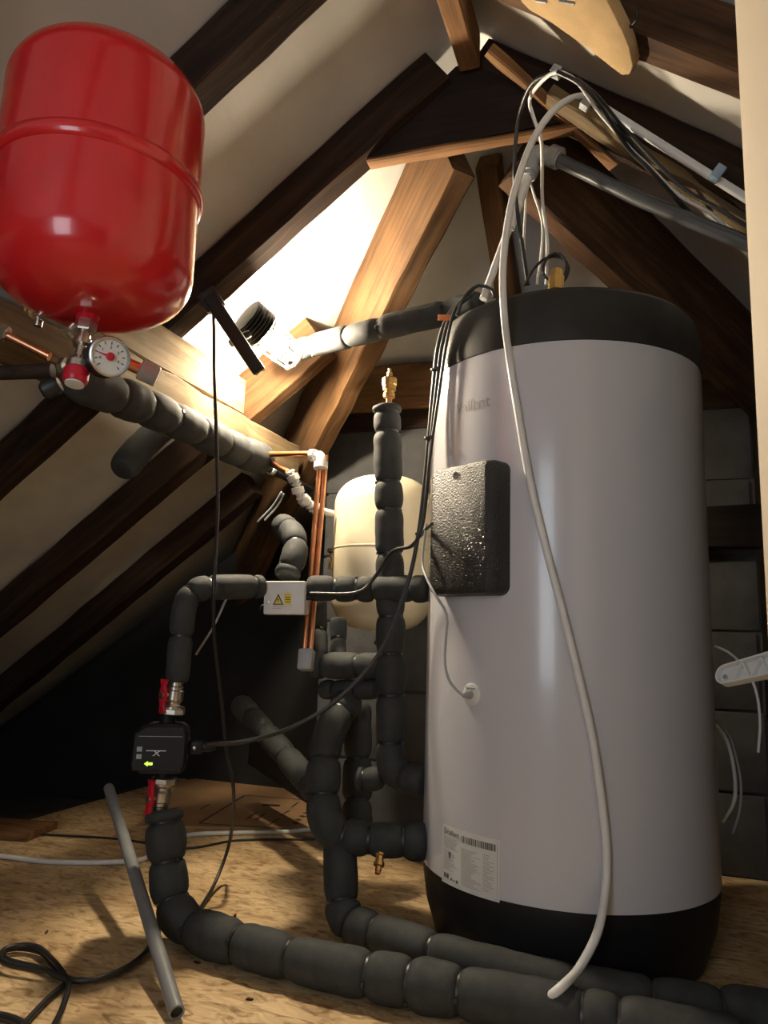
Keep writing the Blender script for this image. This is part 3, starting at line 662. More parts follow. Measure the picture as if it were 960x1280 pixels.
b0 = at(209, 971, 1.60)
ball_valve('nickel ball valve with red butterfly lever below the pump', V((pc.x, pc.y, b0.z)) + px_ * .002, V((0, 0, -1)) - px_ * .05, True)

# ------------------------------------------------------------------ red expansion vessel
ea = at(126, 240, 0.98); ex, ey = ea.x, ea.y
EF = Matrix.Translation((ex, ey, 0)); ER = 0.137
rv = root('expansion_vessel', (ex, ey, 1.03), 'glossy red expansion vessel hanging at upper left', 'expansion vessel')
def domed(name, R_, z0_, z1_, zs, fr, mat, par, dome=.045, cr_=.05):
    low = [(0.012, z0_)]
    for i in range(1, 13):
        a = math.pi / 2 * i / 12; low.append((max(.012, (R_) * math.sin(a) ** .62), z0_ + dome * (1 - math.cos(a)) ** 0.9 * 1.0))
    hi = [(r, z1_ - (z - z0_)) for r, z in reversed(low)]
    return low, hi
lo_, hi_ = domed('', ER, 1.03, 1.42, 1.225, EF, M_red, rv, dome=.075)
lathe('lower_shell', lo_ + [(ER, 1.221), (ER * .96, 1.222)], EF, M_red, rv, n=72, ang=50)
lathe('upper_shell', [(ER * .96, 1.223), (ER, 1.224)] + hi_, EF, M_red, rv, n=72, ang=50)
lathe('clamp_seam', [(ER, 1.211), (ER + .004, 1.214), (ER + .0055, 1.222), (ER + .004, 1.232), (ER, 1.235)], EF, M_red, rv, n=72, ang=60)
# safety manifold hanging below it
mf = root('safety_manifold', at(105, 395, .98), 'nickel safety valve manifold with red caps below the red vessel', 'valve')
g0 = at(106, 384, .98); g0 = V((ex, ey, 1.036)); gdir = (at(91, 490, .955) - g0).normalized(); GM = frame_z(g0, gdir)
lathe('red_collar', [(.016, -.008), (.017, 0), (.0145, .012), (.0145, .018)], GM, M_redp, mf, n=20, ang=25)
lathe('hex_nut', [(.0135, .016), (.015, .018), (.015, .032), (.0135, .034)], GM, M_nickel, mf, n=6, ang=20)
lathe('spindle', [(.009, .03), (.009, .045), (.012, .046), (.012, .054), (.007, .057), (.007, .072), (.013, .078), (.0155, .082), (.0155, .093), (.013, .095)], GM, M_nickel, mf, n=16, ang=30)
lathe('red_cap', [(.0155, .092), (.0165, .094), (.0165, .108), (.014, .113), (.010, .114)], GM, M_redp, mf, n=20, ang=25)
lathe('cap_disc', [(.0125, .113), (.0125, .1155), (.010, .116)], GM, M_wplast, mf, n=20)
sp_ = GM @ V((0, 0, .038)); hs = at(40, 385, 1.02)
lathe('branch_tee', [(.008, 0), (.008, .02), (.0115, .021), (.0115, .030), (.008, .032), (.008, .044)], frame_z(sp_, (hs - sp_)), M_nickel, mf, n=8, ang=25)
so = GM @ V((0, 0, .086)); sd = at(62, 462, 1.0)
lathe('outlet_nut', [(.009, .0), (.009, .016), (.014, .018), (.014, .030), (.010, .034)], frame_z(so, sd - so), M_nickel, mf, n=8, ang=25)
lathe('black_knob', [(.010, 0), (.013, .006), (.013, .022), (.010, .026)], frame_z(at(75, 480, .99), at(52, 490, .99) - at(75, 480, .99)), M_black, mf, n=12)
# gauge
gc = at(137, 446, .955); gn = (O - gc).normalized(); gn = (gn + V((.55, 0, .0)) * 1.0 + V((0, 0, .12))).normalized(); GG = frame_z(gc, gn)
gg = root('pressure_gauge', gc, 'round white pressure gauge with red needle beside the manifold', 'gauge')
lathe('case', [(.010, -.034), (.024, -.030), (.0265, -.026), (.0265, .002), (.0245, .003), (.0235, .0008), (.01, .0007)], GG, M_black, gg, n=36, ang=30)
lathe('bezel', [(.0255, -.002), (.0275, -.001), (.0275, .003), (.0255, .0045), (.0238, .004), (.0238, .0005)], GG, M_steel, gg, n=36, ang=30)
dl = lathe('dial', [(.0238, .0006), (.0238, .0012), (.01, .0013)], GG, M_stick, gg, n=36)
for i in range(11):
    a = R(225 - 27 * i); TM = GG @ Matrix.Rotation(a, 4, 'Z'); box('tick_mark', TM, (.0165, -.0006, .0012), (.0205, .0006, .0018), M_ink, dl, bev=0)
for k, i in enumerate((1, 3, 5, 7, 9)):
    a = R(225 - 27 * i); vs_, fs_ = text_mesh(str(k), .0055, True)
    link('numeral', [GG @ V((.0128 * math.cos(a) + v.x - .0016, .0128 * math.sin(a) + v.y - .002, .0016)) for v in vs_], fs_, M_ink, dl, smooth=False)
lathe('red_hub', [(.0055, .001), (.0055, .005), (.004, .006)], GG, M_redp, dl, n=16)
prism('needle', [(0, -.0018), (.017, -.0004), (.017, .0004), (0, .0018)], GG @ Matrix.Rotation(R(172), 4, 'Z'), .0022, .003, M_redp, dl)
tube('gauge_stem', [gc - gn * .03, GM @ V((0, 0, .05))], .006, M_nickel, gg, n=10)
# braided hose
hz = root('braided_hose', at(20, 380, 1.02), 'silver braided flexible hose left of the manifold', 'hose')
hp = catmull(P_((-40, 372, 1.06), (-5, 367, 1.05), (18, 373, 1.04), (38, 384, 1.03)), .004)
tube('braid', hp, [.0095 + .0006 * (i % 2) for i in range(len(hp))], M_steel, hz, n=14)
h1, h2 = at(36, 381, 1.03), at(62, 402, 1.0)
lathe('ferrule', [(.0095, -.004), (.012, 0), (.012, .010), (.009, .012), (.009, .018), (.013, .019), (.013, .027), (.008, .029), (.008, .036)], frame_z(h1, h2 - h1), M_nickel, hz, n=8, ang=25)
tube('tap_stub', [at(50, 395, 1.02), at(47, 408, 1.02)], .006, M_nickel, hz)
tube('tail', [h1 + (h2 - h1) * .7, sp_ + (hs - sp_).normalized() * .04], .0065, M_nickel, hz)
# copper pipes by the manifold
cpz = root('copper_pipe', at(30, 428, 1.1), 'bright copper pipe with compression nut below braided hose', 'pipe')
q0, q1 = at(-30, 400, 1.14), at(62, 446, 1.16)
tube('copper_tube', [q0, q1], .0075, M_copper, cpz, n=14)
lathe('compression_nut', [(.010, 0), (.0135, .001), (.0135, .012), (.010, .014)], frame_z(at(0, 413, 1.145), q1 - q0), M_nickel, cpz, n=6, ang=20)
cpz = root('copper_pipe', at(20, 466, 1.0), 'dark brown discharge pipe running left from the manifold', 'pipe')
tube('copper_tube', [at(-40, 467, 1.0), at(66, 464, 1.0)], .0105, M_timber, cpz, n=14)
cpz = root('copper_pipe', at(165, 455, 1.2), 'short copper pipe ending in a grey push-fit coupling', 'pipe')
q0, q1 = at(120, 436, 1.20), at(202, 474, 1.24)
tube('copper_tube', [q0, q0.lerp(q1, .72)], .0105, M_copper, cpz, n=14)
lathe('coupling', [(.0165, 0), (.018, .002), (.018, .03), (.0165, .032)], frame_z(q0.lerp(q1, .66), q1 - q0), M_gplast, cpz, n=20)

# ------------------------------------------------------------------ copper pipes in the middle
cm = root('copper_pipe', at(384, 830, 1.80), 'pair of copper pipes falling from a white elbow to a grey elbow', 'pipe')
A0, A1 = xp(322, 568, -1.0), at(399, 567, 1.90)
B1 = at(384, 816, 1.80)
tube('copper_tube', [A0, A1], .0078, M_copper, cm, n=12)
off = V((math.cos(YAW), math.sin(YAW), 0)) * 0.0074
for s_ in (-1, 1): tube('copper_tube', [at(404, 570, 1.90) + off * s_, B1 + off * s_], .0066, M_copper, cm, n=12)
E1 = at(402, 569, 1.895)
ax = (A1 - A0).normalized(); dn = (B1 - E1).normalized()
el = tube('elbow', fillet([E1 - ax * .028, E1, E1 + dn * .03], .018, .004), .0125, M_wplast, cm, n=16); el['label'] = 'white push-fit elbow'
lathe('collar', [(.0125, 0), (.0165, .001), (.0165, .014), (.0125, .016)], frame_z(E1 - ax * .034, ax), M_wplast, cm, n=20)
lathe('collar', [(.0125, 0), (.0185, .001), (.0185, .018), (.0125, .02)], frame_z(E1 + dn * .02, dn), M_wplast, cm, n=20)
box('grey_elbow', frame_z(B1, dn, fx), (-.022, -.018, -.008), (.018, .018, .042), M_gplast, cm, bev=.006)
cw = root('pipe_fitting_chain', at(380, 615, 1.98), 'copper stub and white push-fit elbows leading to the cream vessel', 'pipe')
C0, C1 = xp(325, 572, -1.01), at(360, 590, 1.95)
tube('copper_tube', [C0, C1], .0085, M_copper, cw, n=12)
ch = P_((362, 588, 1.95), (370, 603, 1.96), (374, 619, 1.97), (385, 630, 1.99), (400, 638, 2.01), (416, 642, 2.03))
tube('white_pipe', fillet(ch, .01, .004), .0095, M_wplast, cw, n=14)
for p, q in ((ch[0], ch[1]), (ch[1], ch[2]), (ch[2], ch[3]), (ch[3], ch[4])):
    m_ = p.lerp(q, .35); lathe('collar', [(.0095, 0), (.0172, .001), (.0172, .017), (.0095, .019)], frame_z(m_, q - p), M_wplast, cw, n=18)
    lathe('collar_ring', [(.0095, 0), (.0135, .001), (.0135, .006), (.0095, .007)], frame_z(p.lerp(q, .05), q - p), M_wplast, cw, n=18)
# cream vessel
cv_ = at(478, 690, 2.08)
ce = root('expansion_vessel', (cv_.x, cv_.y, 0.615), 'cream expansion vessel on the block wall behind the vertical pipe', 'expansion vessel')
CE = Matrix.Translation((cv_.x, cv_.y, 0)); lo_, hi_ = domed('', .139, .615, 1.050, .84, CE, M_cream, ce, dome=.085)
lathe('lower_shell', lo_ + [(.139, .838), (.135, .8385)], CE, M_cream, ce, n=56, ang=50)
lathe('upper_shell', [(.135, .8395), (.139, .84)] + hi_, CE, M_cream, ce, n=56, ang=50)
lathe('seam', [(.139, .836), (.1402, .837), (.1402, .841), (.139, .842)], CE, M_cream, ce, n=56, ang=60)
lathe('outlet', [(.012, .0), (.012, .03), (.016, .031), (.016, .04), (.01, .042)], frame_z(V((cv_.x, cv_.y, .62)), (0, 0, -1)), M_brass, ce, n=8)
bb = at(413, 622, 2.15)
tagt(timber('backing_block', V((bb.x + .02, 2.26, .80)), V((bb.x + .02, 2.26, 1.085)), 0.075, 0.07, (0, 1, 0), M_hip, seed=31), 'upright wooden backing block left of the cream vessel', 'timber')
gw = root('gate_valve', at(420, 690, 2.12), 'small brass valve half hidden behind the cream vessel', 'valve')
lathe('valve_body', [(.010, 0), (.014, .004), (.014, .02), (.009, .022), (.009, .035), (.013, .036), (.013, .046)], frame_z(at(416, 712, 2.13), (0, 0, 1)), M_brass, gw, n=8, ang=25)
lathe('handle', [(.012, .048), (.018, .05), (.018, .06), (.012, .062)], frame_z(at(416, 712, 2.13), (0, 0, 1)), M_black, gw, n=12)

# ------------------------------------------------------------------ inspection lamp
lp = root('inspection_lamp', at(312, 440, 1.76), 'lit caged inspection lamp clamped at the end of the pale board', 'lamp')
S0, S1 = at(311, 399, 1.80), at(364, 445, 1.89); la = (S1 - S0).normalized(); LFm = frame_z(S0, la)
prof = [(.030, -.012)]
for i in range(6): z = -.010 + i * .0095; prof += [(.050, z), (.053, z + .003), (.053, z + .006), (.047, z + .008)]
prof += [(.040, .05), (.030, .053)]
lathe('ribbed_socket', prof, LFm, M_black, lp, n=32, ang=30)
BC = S0.lerp(S1, .66)
bulb = lathe('bulb', [(.006, -.052), (.016, -.050), (.018, -.034)] + [(.028 * math.sin(R(q)), -.031 * math.cos(R(q)) - .002) for q in range(45, 180, 15)] + [(.004, .0288)], frame_z(BC, la), M_bulb, lp, n=20)
bulb['label'] = 'glowing bulb'
CLn = (S1 - S0).length + .012
for zz, rr in ((.052, .045), (CLn * .72, .040), (CLn, .034)):
    ring = [LFm @ V((rr * math.cos(2 * math.pi * i / 28), rr * math.sin(2 * math.pi * i / 28), zz)) for i in range(29)]
    tube('cage_ring', ring, .0028, M_wplast, lp, n=6)
for i in range(6):
    a = 2 * math.pi * i / 6 + .3
    tube('cage_wire', [LFm @ V((r_ * math.cos(a), r_ * math.sin(a), z)) for r_, z in ((.045, .045), (.043, CLn * .5), (.040, CLn * .72), (.034, CLn), (.02, CLn + .008), (.0, CLn + .010))], .0024, M_wplast, lp, n=6)
H0, H1 = at(263, 372, 1.68), at(325, 465, 1.74)
hx = (H1 - H0).normalized(); hz_ = (O - H0).normalized(); hy = hz_.cross(hx).normalized(); hz_ = hx.cross(hy)
HF = Matrix((hx, hy, hz_)).transposed().to_4x4(); HF.translation = H0
box('handle_arm', HF, (-.005, -.018, -.01), ((H1 - H0).length, .016, .016), M_black, lp, bev=.005)
box('clamp', HF, (-.02, -.026, -.03), (.03, .022, .012), M_black, lp, bev=.005)
tube('hinge', [HF @ V(((H1 - H0).length * .55, -.02, 0)), HF @ V(((H1 - H0).length * .55, .03, -.03))], .010, M_black, lp, n=12)
for s_ in (-.010, .010): lathe('screw', [(.004, 0), (.004, .004), (.002, .005)], frame_z(HF @ V(((H1 - H0).length - .002, s_, .006)), hx), M_steel, lp, n=8)
tagt(cable('lamp_cable', [at(267, 392, 1.68), at(268, 470, 1.66), at(271, 560, 1.64), at(272, 640, 1.62), at(267, 740, 1.58), at(268, 800, 1.66), at(277, 880, 1.74), at(283, 940, 1.78), at(292, 990, 1.80), zp(287, 1052, .10), zp(268, 1105, .02), zp(246, 1142, .006)], .0042, M_bcable), 'thin black cable hanging from the lamp to the floor', 'cable')

# ------------------------------------------------------------------ cables on the cylinder
bu = root('cable_bundle', at(540, 520, 1.60), 'bundle of black cables tied down the left edge of cylinder', 'cable')
main = [(585, 372, 1.50), (562, 392, 1.52), (548, 430, 1.545), (541, 490, 1.56), (536, 545, 1.565), (530, 610, 1.555), (523, 668, 1.55), (508, 735, 1.55), (475, 815, 1.56), (425, 872, 1.57), (370, 907, 1.58), (310, 926, 1.60), (258, 931, 1.575)]
cable('pump_cable', P_(*main), .0048, M_bcable, bu)
cable('valve_cable', P_((590, 368, 1.50), (566, 390, 1.51), (553, 430, 1.53), (545, 490, 1.545), (539, 545, 1.55), (534, 610, 1.54), (527, 660, 1.54), (515, 682, 1.56), (490, 690, 1.63), (468, 722, 1.67), (445, 741, 1.67), (388, 742, 1.70)), .0042, M_bcable, bu)
cable('heater_cable', P_((592, 364, 1.52), (570, 385, 1.50), (558, 430, 1.515), (549, 490, 1.53), (541, 545, 1.54), (534, 600, 1.545), (527, 655, 1.555), (523, 672, 1.56), (532, 662, 1.52), (540, 655, 1.46)), .0036, M_bcable, bu)
for x, y, D in ((544, 463, 1.55), (536, 548, 1.555), (525, 668, 1.55)):
    p = at(x, y, D); fr = frame_z(p, (at(x + 3, y - 20, D) - p))
    lathe('cable_tie', [(.0085, -.002), (.0105, -.002), (.0105, .002), (.0085, .002)], fr, M_bcable, bu, n=14)
    box('tie_head', fr, (.004, .006, -.003), (.018, .010, .003), M_bcable, bu, bev=.001)
box('orange_tag', frame_z(at(555, 397, 1.50), O - at(555, 397, 1.5)), (-.013, -.006, -.001), (.013, .006, .001), M_orange, bu, bev=.0005)
tagt(cable('sensor_cable', P_((533, 655, 1.52), (528, 700, 1.50), (533, 722, 1.46), (545, 745, 1.42), (558, 768, 1.405), (557, 800, 1.40), (556, 830, 1.395), (564, 855, 1.385), (580, 870, 1.375)), .0026, M_gplast), 'thin grey sensor wire looping to the round grommet', 'cable')
tagt(cable('coiled_cable', P_((571, 395, 1.47), (580, 372, 1.46), (598, 357, 1.46), (615, 362, 1.455), (618, 372, 1.455)), .0036, M_bcable), 'small black cable loop on the lid rim', 'cable')
# white flex
wc = root('white_flex', at(690, 1240, 1.34), 'long white cable looping from the roof clip down the cylinder to the floor', 'cable')
def front_of(px, py, gap): 
    az_, z_ = on_tank(px, py, TR + gap); return tk(az_, z_, TR + gap)
cable('flex', P_((735, 119, 1.375), (712, 124, 1.36), (690, 140, 1.355), (668, 172, 1.35), (651, 214, 1.345), (637, 265, 1.345), (629, 330, 1.345), (630, 390, 1.34)) + [front_of(*q, .012) for q in ((637, 450), (648, 520), (662, 600), (681, 680), (702, 760), (722, 840), (740, 920), (752, 1000), (758, 1060))] + [front_of(757, 1110, .02), front_of(747, 1165, .06), zp(724, 1210, .09), zp(706, 1230, .085), zp(690, 1244, .07), zp(676, 1256, .05)], .0072, M_wcable, wc, n=12)
# pale pipe and grey waste pipe over the cylinder
gp = root('waste_pipe', at(604, 372, 1.5), 'grey plastic overflow pipe with elbow above the cylinder lid', 'pipe')
j0 = at(666, 196, 1.50); j1 = at(945, 309, 1.30)
tube('grey_tube', [at(684, 193, 1.49), at(800, 250, 1.40), j1], .0145, M_dgrey, gp, n=16)
ee = tube('elbow', fillet([at(659, 222, 1.505), at(667, 188, 1.50), at(700, 200, 1.475)], .03, .004), .0185, M_gplast, gp, n=18)
lathe('collar', [(.018, 0), (.0235, .001), (.0235, .024), (.018, .026)], frame_z(at(688, 194, 1.487), j1 - j0), M_gplast, gp, n=20)
lathe('collar', [(.018, 0), (.0215, .001), (.0215, .018), (.018, .02)], frame_z(at(663, 208, 1.503), at(650, 250, 1.505) - at(663, 208, 1.503)), M_gplast, gp, n=20)
tube('white_tube', [at(661, 216, 1.505), at(636, 285, 1.51)], .0125, M_wcable, gp, n=14)
tube('thin_tube', [at(640, 275, 1.51), at(604, 374, 1.50)], .0085, M_wcable, gp, n=14)
# conduit along the right rafter
cd = root('conduit', onp(735, 115, *RP), 'white conduit pipe clipped along the right rafter', 'pipe')
dr = V((0, 0, -.02))
tube('white_tube', [onp(745, 118, *RP) + dr, onp(955, 250, *RP) + dr], .0085, M_wcable, cd, n=12)
for x, y, mt in ((733, 117, M_gplast), (895, 206, M_bluec)):
    p = onp(x, y, *RP) + dr; fr = frame_z(p, onp(955, 250, *RP) - onp(745, 118, *RP), NR)
    box('pipe_clip', fr, (-.011, -.012, -.009), (.011, .016, .009), mt, cd, bev=.002)
box('pipe_clip', frame_z(onp(697, 88, *RP), NR), (-.012, -.009, -.012), (.012, .009, .004), M_gplast, cd, bev=.002)
def rc(x, y, d=.025): return onp(x, y, (K, 0, 1), RP[1] - d - .022)
def lid(x, y): return zp(x, y, Z2 - .004)
tagt(cable('roof_cable', [at(660, 356, 1.50), at(652, 300, 1.50), at(645, 250, 1.49), at(643, 210, 1.44), at(648, 150, 1.40), rc(664, 106, .03), rc(690, 93), rc(715, 97), rc(745, 130), rc(790, 180), rc(830, 230), rc(864, 271)], .0042, M_bcable), 'black cable arching from the lid over roof clip, leftmost', 'cable')
tagt(cable('roof_cable', [at(683, 356, 1.50), at(684, 300, 1.50), at(678, 250, 1.48), at(677, 180, 1.41), at(668, 150, 1.39), at(662, 125, 1.38), rc(676, 103, .03), rc(697, 90), rc(722, 103, .03), rc(745, 135, .03), rc(775, 170, .03), rc(815, 212, .03), rc(850, 245, .03), rc(890, 268, .04), rc(911, 289, .05)], .0038, M_wcable), 'thin white cable winding over the roof clip and down right', 'cable')
tagt(cable('roof_cable', [at(671, 356, 1.52), at(676, 320, 1.52), at(678, 280, 1.53), at(668, 245, 1.53), at(660, 228, 1.53), at(655, 300, 1.52), at(658, 340, 1.52)], .0028, M_wcable), 'thin pale wire looped behind overflow pipe', 'cable')
tagt(cable('roof_cable', [rc(697, 90, .03), rc(725, 105, .035), rc(752, 135, .035), rc(785, 185, .035), rc(812, 212, .04), rc(845, 248, .04), rc(872, 276, .04)], .0046, M_bcable), 'thick black cable beside the white conduit on the right rafter', 'cable')
tagt(cable('roof_cable', [rc(720, 98, .02), rc(748, 122, .02), rc(775, 155, .02), rc(790, 170, .02), rc(850, 232, .045), rc(900, 262, .06), rc(945, 290, .06)], .0040, M_bcable), 'black cable following the rough batten to the door', 'cable')
tagt(cable('coiled_cable', P_((655, 358, 1.48), (668, 335, 1.48), (684, 322, 1.49), (702, 322, 1.49), (711, 335, 1.485), (704, 352, 1.48), (690, 352, 1.48), (678, 340, 1.48), (686, 320, 1.48), (700, 318, 1.48), (708, 330, 1.48), (706, 346, 1.48)), .0030, M_bcable), 'coil of thin black wire on the lid round the brass valve', 'cable')
rvv = root('relief_valve', lid(694, 354), 'brass relief valve on the cylinder lid inside wire coil', 'valve')
q = zp(696, 352, Z2); q = at(694, 352, 1.43)
lathe('valve_body', [(.011, -.015), (.013, 0), (.013, .012), (.016, .014), (.016, .044), (.012, .048), (.012, .058), (.006, .06)], frame_z(V((q.x, q.y, Z2 - .002)), (0.06, 0, 1)), M_brass, rvv, n=8, ang=25)

# ------------------------------------------------------------------ hanging canvas, bracket, loose things
cb = root('canvas_flap', onp(720, 30, *RP), 'beige woven canvas flap hanging from the right rafters', 'cloth')
outl = [(648, -30), (650, 2), (662, 14), (690, 30), (715, 48), (740, 66), (765, 86), (777, 95), (787, 94), (791, 84), (786, 60), (778, 40), (768, 20), (758, 0), (750, -30)]
fz = [onp(x, y, (K, 0, 1), RP[1] - .03) for x, y in outl]
cen = sum(fz, V()) / len(fz); cfr = frame_z(cen, NR)
poly = [(cfr.inverted() @ p) for p in fz]
prism('flap', [(p.x, p.y) for p in poly], cfr, 0, .022, M_canvas, cb, bev=.004)
for a, b_ in (((670, 1), (683, 3)), ((699, 2), (718, 5))):
    p0, p1 = [onp(x, y, (K, 0, 1), RP[1] - .032) for x, y in (a, b_)]; tube('stitch', [p0, p1], .0022, M_gplast, cb, n=6)
for (x0, y0), (x1, y1) in (((783, 24), (772, 30)), ((797, 14), (789, 20))):
    p0, p1 = onp(x0, y0, *RP), onp(x1, y1, *RP); nl = root('nail', p0, 'bent rusty nail in the orange right rafter, ' + ('lower left one' if x0 < 790 else 'upper right one'), 'nail')
    cable('shank', [p0 + V((0, 0, .01)), p0 - V((0, 0, .012)), p1 - V((0, 0, .018))], .0018, M_blackp, nl, n=6, step=.004)
    lathe('nail_head', [(.0035, 0), (.0035, .0015), (.002, .002)], frame_z(p1 - V((0, 0, .018)), p1 - p0), M_blackp, nl, n=8)
br = root('bracket_arm', at(930, 840, 1.25), 'white ribbed plastic bracket arm reaching in from the right', 'bracket')
b0, b1 = at(908, 844, 1.24), at(990, 826, 1.14)
bx_ = (b1 - b0).normalized(); bz_ = (O + V((0, .3, .5)) - b0).normalized(); by_ = bz_.cross(bx_).normalized(); bz_ = bx_.cross(by_)
BF = Matrix((bx_, by_, bz_)).transposed().to_4x4(); BF.translation = b0; BL = (b1 - b0).length
arm = [(.017 * math.cos(R(a)) , .017 * math.sin(R(a))) for a in range(90, 271, 15)] + [(BL, -.0175), (BL, .024)]
prism('plate', arm, BF, -.008, -.004, M_wplast, br)
inner = [(x * .82 if x < 0 else x, y * .84) for x, y in arm]
vs_ = [BF @ V((x, y, z)) for z in (-.006, .006) for x, y in arm] + [BF @ V((x, y, z)) for z in (-.006, .006) for x, y in inner]; k_ = len(arm); fs_ = []
for i in range(k_):
    j = (i + 1) % k_; fs_ += [(i, j, k_ + j, k_ + i), (2 * k_ + i, 2 * k_ + j, 3 * k_ + j, 3 * k_ + i), (k_ + i, k_ + j, 3 * k_ + j, 3 * k_ + i), (i, j, 2 * k_ + j, 2 * k_ + i)]
auto(link('rim', vs_, fs_, M_wplast, br), 40)
for xa, xb_ in ((.016, .032), (.048, .032), (.048, .066), (.080, .066)):
    box('rib', frame_z(BF @ V((0, 0, 0)), bz_, by_) if False else BF @ Matrix.Translation(((xa + xb_) / 2, 0, 0)) @ Matrix.Rotation(math.atan2(.034, xb_ - xa), 4, 'Z'), (-.017, -.0012, -.005), (.017, .0012, .005), M_wplast, br, bev=.0004)
lathe('pivot_screw', [(.004, -.005), (.004, .001), (.002, .0015)], BF @ Matrix.Translation((-.003, -.002, 0)), M_steel, br, n=10)
tagt(cable('thin_wire', P_((893, 808, 1.62), (910, 815, 1.60), (928, 832, 1.55), (944, 860, 1.5), (950, 900, 1.48), (948, 940, 1.5)), .0028, M_wcable), 'thin white wire curling behind the bracket arm', 'cable')
tagt(cable('thin_wire', P_((894, 905, 1.7), (908, 925, 1.7), (917, 960, 1.7), (918, 1000, 1.7), (903, 1028, 1.7)), .0042, M_wcable), 'white cable bowing out behind the right side of cylinder', 'cable')
tagt(cable('thin_wire', P_((896, 902, 1.72), (912, 920, 1.72), (925, 970, 1.72), (925, 1010, 1.72), (916, 1042, 1.72)), .0028, M_gplast), 'dim grey wire behind the right side of cylinder', 'cable')
# dark foam offcut and black pipe under the purlin
of = root('foam_offcut', at(165, 575, 1.75), 'dark foam pipe offcut lying against the left rafters', 'foam')
foam(of, [xp(x, y, -1.22) for x, y in ((152, 588), (175, 560), (205, 532), (235, 505))], .036, ties=False, seglen=.5)
bp_ = root('black_pipe', xp(350, 592, -1.0), 'thin black pipe with clips under the end of purlin', 'pipe')
tube('pipe', [xp(285, 560, -1.0), xp(388, 612, -1.0)], .011, M_blackp, bp_, n=12)
for t_ in (.45, .75):
    p = xp(285, 560, -1.0).lerp(xp(388, 612, -1.0), t_); lathe('collar', [(.011, 0), (.0145, .001), (.0145, .016), (.011, .018)], frame_z(p, xp(388, 612, -1.0) - p), M_gplast, bp_, n=16)
for i, (a, b_, nm) in enumerate((((355, 617, 1.95), (331, 650, 1.98), 'upper white tie strip hanging below black pipe'), ((352, 615, 1.95), (322, 652, 1.99), 'lower white tie strip hanging below black pipe'), ((283, 748, 1.66), (245, 818, 1.72), 'grey strip dangling behind the pump pipe elbow'))):
    tagt(cable('tie_strip', P_(a, ((a[0] + b_[0]) / 2 + 3, (a[1] + b_[1]) / 2, (a[2] + b_[2]) / 2), b_), .0026, M_gplast), nm, 'strip')
# ------------------------------------------------------------------ floor things
tagt(cable('floor_cable', [zp(x, y, .007) for x, y in ((-60, 1064), (0, 1070), (60, 1077), (130, 1078), (178, 1074), (205, 1058), (235, 1044), (290, 1041), (350, 1040), (400, 1036))], .0065, M_wcable), 'white cable lying across the floor behind pump pipe', 'cable')
tagt(cable('floor_cable', [zp(x, y, .004) for x, y in ((-10, 1040), (140, 1048), (230, 1060), (300, 1050), (400, 1049))], .0032, M_bcable), 'thin dark cable lying beside the white floor cable', 'cable')
bl = root('extension_cable', zp(60, 1220, 0), 'black looped cord on the floor at lower left', 'cable')
cable('cord', [zp(x, y, .008) for x, y in ((202, 1140), (196, 1160), (190, 1178), (170, 1202), (135, 1220), (90, 1226), (50, 1210), (10, 1200), (3, 1190), (22, 1185), (50, 1190), (62, 1205), (78, 1222), (88, 1224), (60, 1248), (25, 1285))], .0048, M_bcable, bl)
cable('cord', [zp(x, y, .016) for x, y in ((203, 1142), (197, 1165), (186, 1186), (160, 1208), (120, 1224), (85, 1224), (60, 1214), (8, 1204), (1, 1192), (15, 1183), (45, 1183), (66, 1200), (80, 1218), (86, 1232), (78, 1260), (66, 1285))], .0048, M_bcable, bl)
cable('cord', [zp(x, y, .007) for x, y in ((-20, 1268), (8, 1272), (30, 1282), (50, 1300))], .007, M_bcable, bl)
cn = root('conduit_offcut', zp(222, 1270, 0), 'grey plastic conduit tube leaning across the floor, open end forward', 'tube')
c_a, c_b = zp(221, 1266, .0135), at(136, 985, 1.95)
L_ = (c_b - c_a).length; fr = frame_z(c_a, c_b - c_a)
cc_ = lathe('tube', [(.0095, .004), (.0095, 0), (.0125, 0), (.0125, L_), (.009, L_)], fr, M_conduit, cn, n=20)
lathe('bore', [(.0096, .003), (.002, .0035)], fr, M_black, cn, n=16)
cbx = root('cardboard_sheet', zp(300, 1010, 0), 'flattened cardboard sheet printed with black frame, behind the pump', 'cardboard')
cs = [zp(x, y, .006) for x, y in ((170, 1032), (230, 975), (330, 962), (540, 985), (560, 1012), (400, 1035))]
CZ = Matrix.Translation((0, 0, 0))
prism('sheet', [(p.x, p.y) for p in cs], CZ, .0, .006, M_card, cbx)
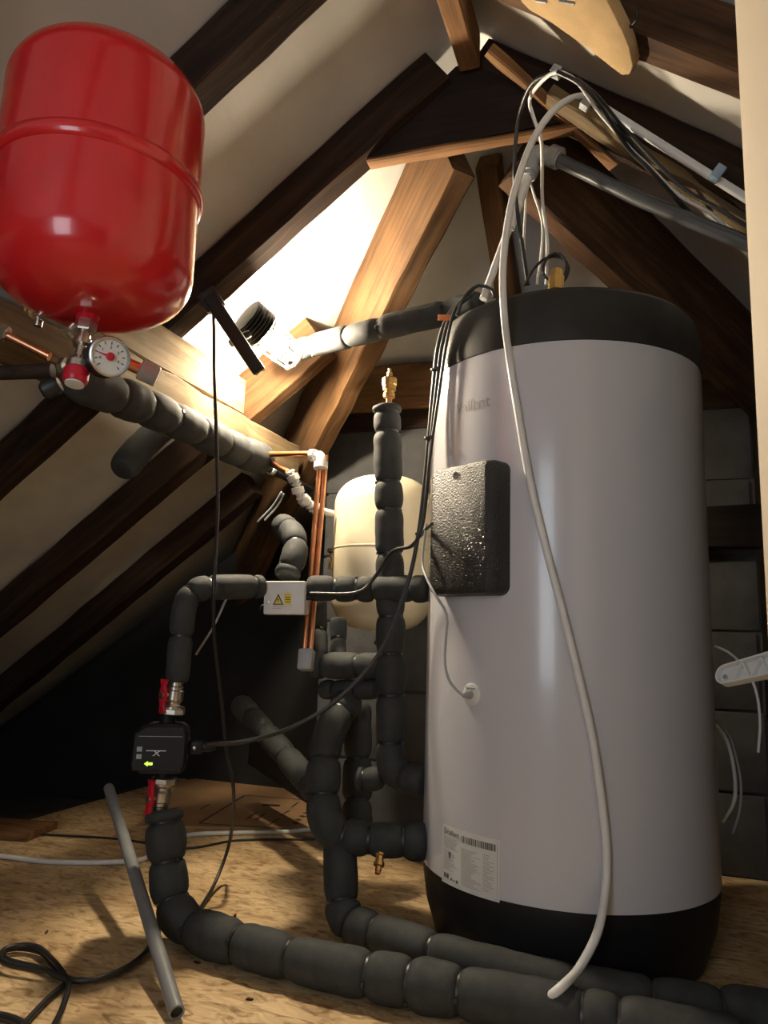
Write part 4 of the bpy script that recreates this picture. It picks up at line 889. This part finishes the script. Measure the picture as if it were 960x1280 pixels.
def inked(name, pts, wd=.006):
    P = [zp(x, y, .0068) for x, y in pts]
    for a, b_ in zip(P[:-1], P[1:]):
        d = (b_ - a); n_ = V((-d.y, d.x, 0)).normalized() * wd / 2; link(name, [a + n_, b_ + n_, b_ - n_, a - n_], [(0, 1, 2, 3)], M_ink, cbx, smooth=False)
inked('print_line', [(397, 1001), (306, 994), (249, 1029), (395, 1038)], .008)
for pts in (((250, 1012), (262, 1005)), ((308, 1024), (321, 1015)), ((319, 1025), (332, 1016)), ((336, 1031), (349, 1023)), ((351, 1019), (362, 1013)), ((364, 1009), (373, 1003))): inked('print_mark', pts, .006)
inked('print_block', [(328, 1006), (350, 1007)], .03)
for k_ in range(5): inked('print_letter', ((366 + k_ * 4.6, 1028 - k_ * 4.2), (372 + k_ * 4.6, 1029.5 - k_ * 4.2)), .016)
wp = [zp(x, y, 0) for x, y in ((-40, 1048), (33, 1053), (72, 1036), (-30, 1030))]
wo = root('wood_offcut', sum(wp, V()) / 4, 'reddish flat wood offcut lying at the left edge of the floor', 'wood')
prism('board', [(p.x, p.y) for p in wp], ID, 0, .022, M_hip, wo, bev=.002)
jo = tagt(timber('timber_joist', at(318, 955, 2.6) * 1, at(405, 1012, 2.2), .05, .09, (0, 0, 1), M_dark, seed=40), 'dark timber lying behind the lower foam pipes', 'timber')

# loose dark chips lying on the boards
crn = random.Random(5)
for x, y, lb in ((294, 1145, 'dark debris chip on the floor just behind the front foam pipe'), (246, 1204, 'dark debris chip on the floor against the foot of pump pipe'),
                 (312, 1250, 'dark debris chip between the conduit end and the front foam pipe'), (58, 1166, 'dark debris chip on the floor above the looped cord')):
    p = zp(x, y, 0); a = crn.uniform(0, 3.1); l_, w_ = crn.uniform(.004, .008), crn.uniform(.002, .003)
    ch_ = prism('wood_chip', [(-l_, -w_), (l_ * .8, -w_ * .7), (l_, w_ * .6), (-l_ * .6, w_)], Matrix.Translation(p) @ Matrix.Rotation(a, 4, 'Z'), 0, .003, M_mid)
    tagt(ch_, lb, 'debris')
